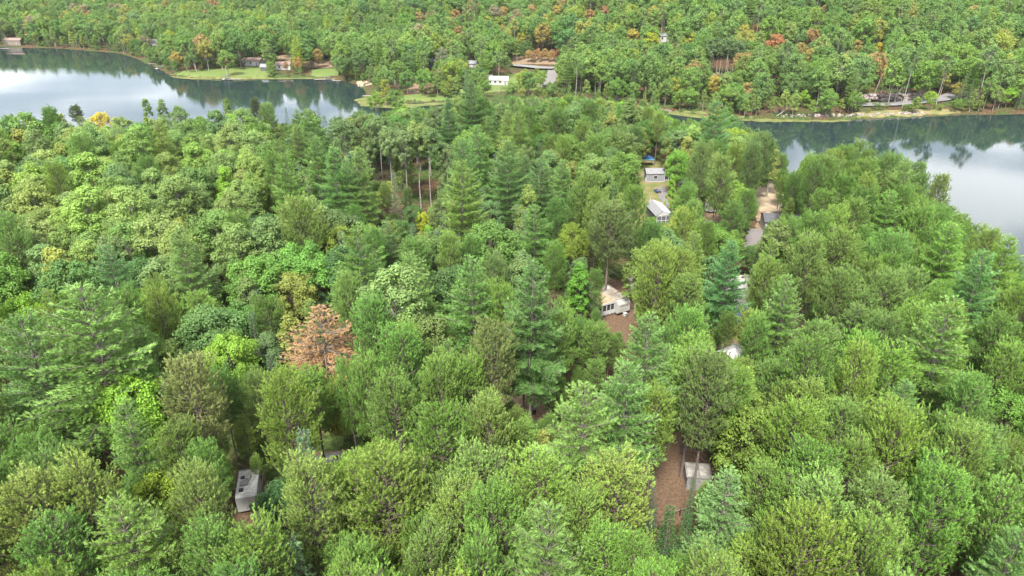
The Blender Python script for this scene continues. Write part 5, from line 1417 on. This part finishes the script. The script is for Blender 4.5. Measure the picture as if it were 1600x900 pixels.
# ------------------------------------------------------------------ the remaining trees, one object per kind, and the undergrowth
def scatter(name, label, items, meshes):
    """items: dicts with x y z rot s rw tint var"""
    n = len(items)
    if not n: return
    me = bpy.data.meshes.new(name)
    me.vertices.add(n)
    me.vertices.foreach_set('co', np.array([(t['x'], t['y'], t['z']) for t in items], np.float32).ravel())
    a = me.attributes.new('rot', 'FLOAT', 'POINT'); a.data.foreach_set('value', np.array([t['rot'] for t in items], np.float32))
    a = me.attributes.new('scl', 'FLOAT_VECTOR', 'POINT'); a.data.foreach_set('vector', np.array([(t['s'] * t['rw'], t['s'] * t['rw'], t['s']) for t in items], np.float32).ravel())
    a = me.attributes.new('tint', 'FLOAT_COLOR', 'POINT'); a.data.foreach_set('color', np.array([(*t['tint'], 1.0) for t in items], np.float32).ravel())
    a = me.attributes.new('vidx', 'INT', 'POINT'); a.data.foreach_set('value', np.array([t['var'] % len(meshes) for t in items], np.int32))
    o = link(name, me); tag(o, label, kind='stuff')
    g = bpy.data.node_groups.new(name + '_scatter', 'GeometryNodeTree')
    g.interface.new_socket('Geometry', in_out='INPUT', socket_type='NodeSocketGeometry')
    g.interface.new_socket('Geometry', in_out='OUTPUT', socket_type='NodeSocketGeometry')
    N, L = g.nodes, g.links
    gi, go = N.new('NodeGroupInput'), N.new('NodeGroupOutput')
    def attr(nm, ty):
        q = N.new('GeometryNodeInputNamedAttribute'); q.data_type = ty; q.inputs['Name'].default_value = nm; return q
    ra, sa, va = attr('rot', 'FLOAT'), attr('scl', 'FLOAT_VECTOR'), attr('vidx', 'INT')
    cx = N.new('ShaderNodeCombineXYZ'); L.new(ra.outputs['Attribute'], cx.inputs['Z'])
    er = N.new('FunctionNodeEulerToRotation'); L.new(cx.outputs[0], er.inputs[0])
    g2i = N.new('GeometryNodeGeometryToInstance')
    for mm in meshes[::-1]:
        so = bpy.data.objects.new(name + '_source', mm)
        oi = N.new('GeometryNodeObjectInfo'); oi.inputs['Object'].default_value = so; oi.transform_space = 'ORIGINAL'
        L.new(oi.outputs['Geometry'], g2i.inputs[0])
    ip = N.new('GeometryNodeInstanceOnPoints'); ip.inputs['Pick Instance'].default_value = True
    L.new(gi.outputs[0], ip.inputs['Points']); L.new(g2i.outputs[0], ip.inputs['Instance'])
    L.new(va.outputs['Attribute'], ip.inputs['Instance Index']); L.new(er.outputs[0], ip.inputs['Rotation']); L.new(sa.outputs['Attribute'], ip.inputs['Scale'])
    L.new(ip.outputs[0], go.inputs[0])
    md = o.modifiers.new('scatter', 'NODES'); md.node_group = g
    return o
restk = {}
for t in REST: restk.setdefault(t['kind'], []).append(t)
for k, L in restk.items():
    ms = [m[0] for m in FARV[k]] if k != 'red_pine' else [m[2] for m in NEARV[k][:3]]
    scatter(k + '_wood', 'the many further ' + GROUPN[k] + ' that fill in the wood', L, ms)
rng = np.random.default_rng(5)
xs, ys = rng.uniform(-560, 560, 16000), rng.uniform(20, 640, 16000)
ok = np.abs(xs) < (ys + 25) * .85 + 10
xs, ys = xs[ok], ys[ok]
h, inF, inN, dF, dN = quick(xs, ys)
und = []
for x, y, z, a, b, da, db in zip(xs, ys, h, inF, inN, dF, dN):
    if not (a or b): continue
    if (a and da > 120) or (b and db < 1) or (a and da < .8): continue
    px, pt, d = project(x, y, z + 2)
    if pt < -20 or not -60 < px < 1660: continue
    if random.random() < .3 and b: continue
    k = random.uniform(.5, 1.35) if b else random.uniform(.6, 1.5)
    px0, py0, _ = project(x, y, z)
    r = 1.6 * k * FPX / d
    if any(x0 - r < px0 < x1 + r and y0 - r * .8 < py0 < y1 + r * 1.1 for x0, y0, x1, y1 in KEEP): continue
    c = random.choice(TINT['shrub']); und.append(dict(x=x, y=y, z=z - .1, rot=random.uniform(0, 6.28), s=k, rw=random.uniform(.9, 1.3), tint=c, var=random.randrange(3)))
scatter('undergrowth', 'low leafy bushes and saplings filling the gaps under the trees', und, [m[2] for m in NEARV['shrub']])
print('undergrowth', len(und))

# leaning pale trunks and a brush pile
def leaning(px, py, dx, dy, H, label):
    x, y = at(px, py); g = Geo(); rng = np.random.default_rng(int(px))
    s = np.linspace(0, 1, 6)
    tube(g, np.stack([s * dx, s * dy, s * H - .2], 1) + rng.normal(0, .05, (6, 3)), .2 - .15 * s, 5)
    o = thing('leaning_trunk', label, 'dead tree', x, y)
    link('trunk', g.mesh('leaning_trunk', [M['bark_pale']], True), o)
    b = Geo()
    for i in range(7):
        a = rng.uniform(.5, 1); th = rng.uniform(0, 6.28); p = np.array([dx, dy, H]) * a
        tube(b, np.array([p, p + [math.cos(th) * .8, math.sin(th) * .8, .5], p + [math.cos(th) * 1.6, math.sin(th) * 1.6, .7]]), np.array([.05, .035, .015]), 3)
    link('branches', b.mesh('bare_branches', [M['bark_pale']]), o)
leaning(1398, 157, 3.5, 1.0, 10, 'bare white trunk leaning right above the lake road')
leaning(1366, 147, 1.8, .5, 9, 'thin bare trunk left of the white leaning one')
leaning(1214, 180, 6.0, 1.0, 4, 'pale fallen trunk leaning out of the right shore trees')
leaning(1535, 158, 2.0, .5, 5, 'short pale snag among the right shore conifers')
leaning(1008, 170, 3, 0, 1.5, 'bleached driftwood trunk at the marsh edge')
x, y = at(352, 776)
g = Geo(); rng = np.random.default_rng(3)
for i in range(60):
    p = np.array([rng.normal(0, 1.1), rng.normal(0, 1.6), rng.uniform(.2, 1.6)]); th = rng.uniform(0, 6.28); L_ = rng.uniform(.7, 1.8)
    q = p + [math.cos(th) * L_, math.sin(th) * L_, rng.uniform(-.2, .8)]
    tube(g, np.array([p, (p + q) / 2 + rng.normal(0, .1, 3), q]), np.array([.05, .035, .012]), 3)
br = link('brush_pile', g.mesh('brush_pile', [M['twig']]), None, (x, y, gz(x, y)))
tag(br, 'pile of bare pale brush left of the camper roof', 'brush pile')

# ------------------------------------------------------------------ thin summer haze over the far hillside
hm = bpy.data.materials.new('thin_haze')
t_, N_, L_n = nodes_of(hm); N_.clear()
ho = N_.new('ShaderNodeOutputMaterial'); hv = N_.new('ShaderNodeVolumePrincipled')
hv.inputs['Density'].default_value = 0.00003; hv.inputs['Color'].default_value = (0.92, 0.95, 1.0, 1)
L_n.new(hv.outputs[0], ho.inputs['Volume'])
hz_ = MB().box(0, 1600, 115, 12000, 8000, 240).build('haze', hm)
tag(hz_, 'thin pale summer haze over the valley', kind='stuff')
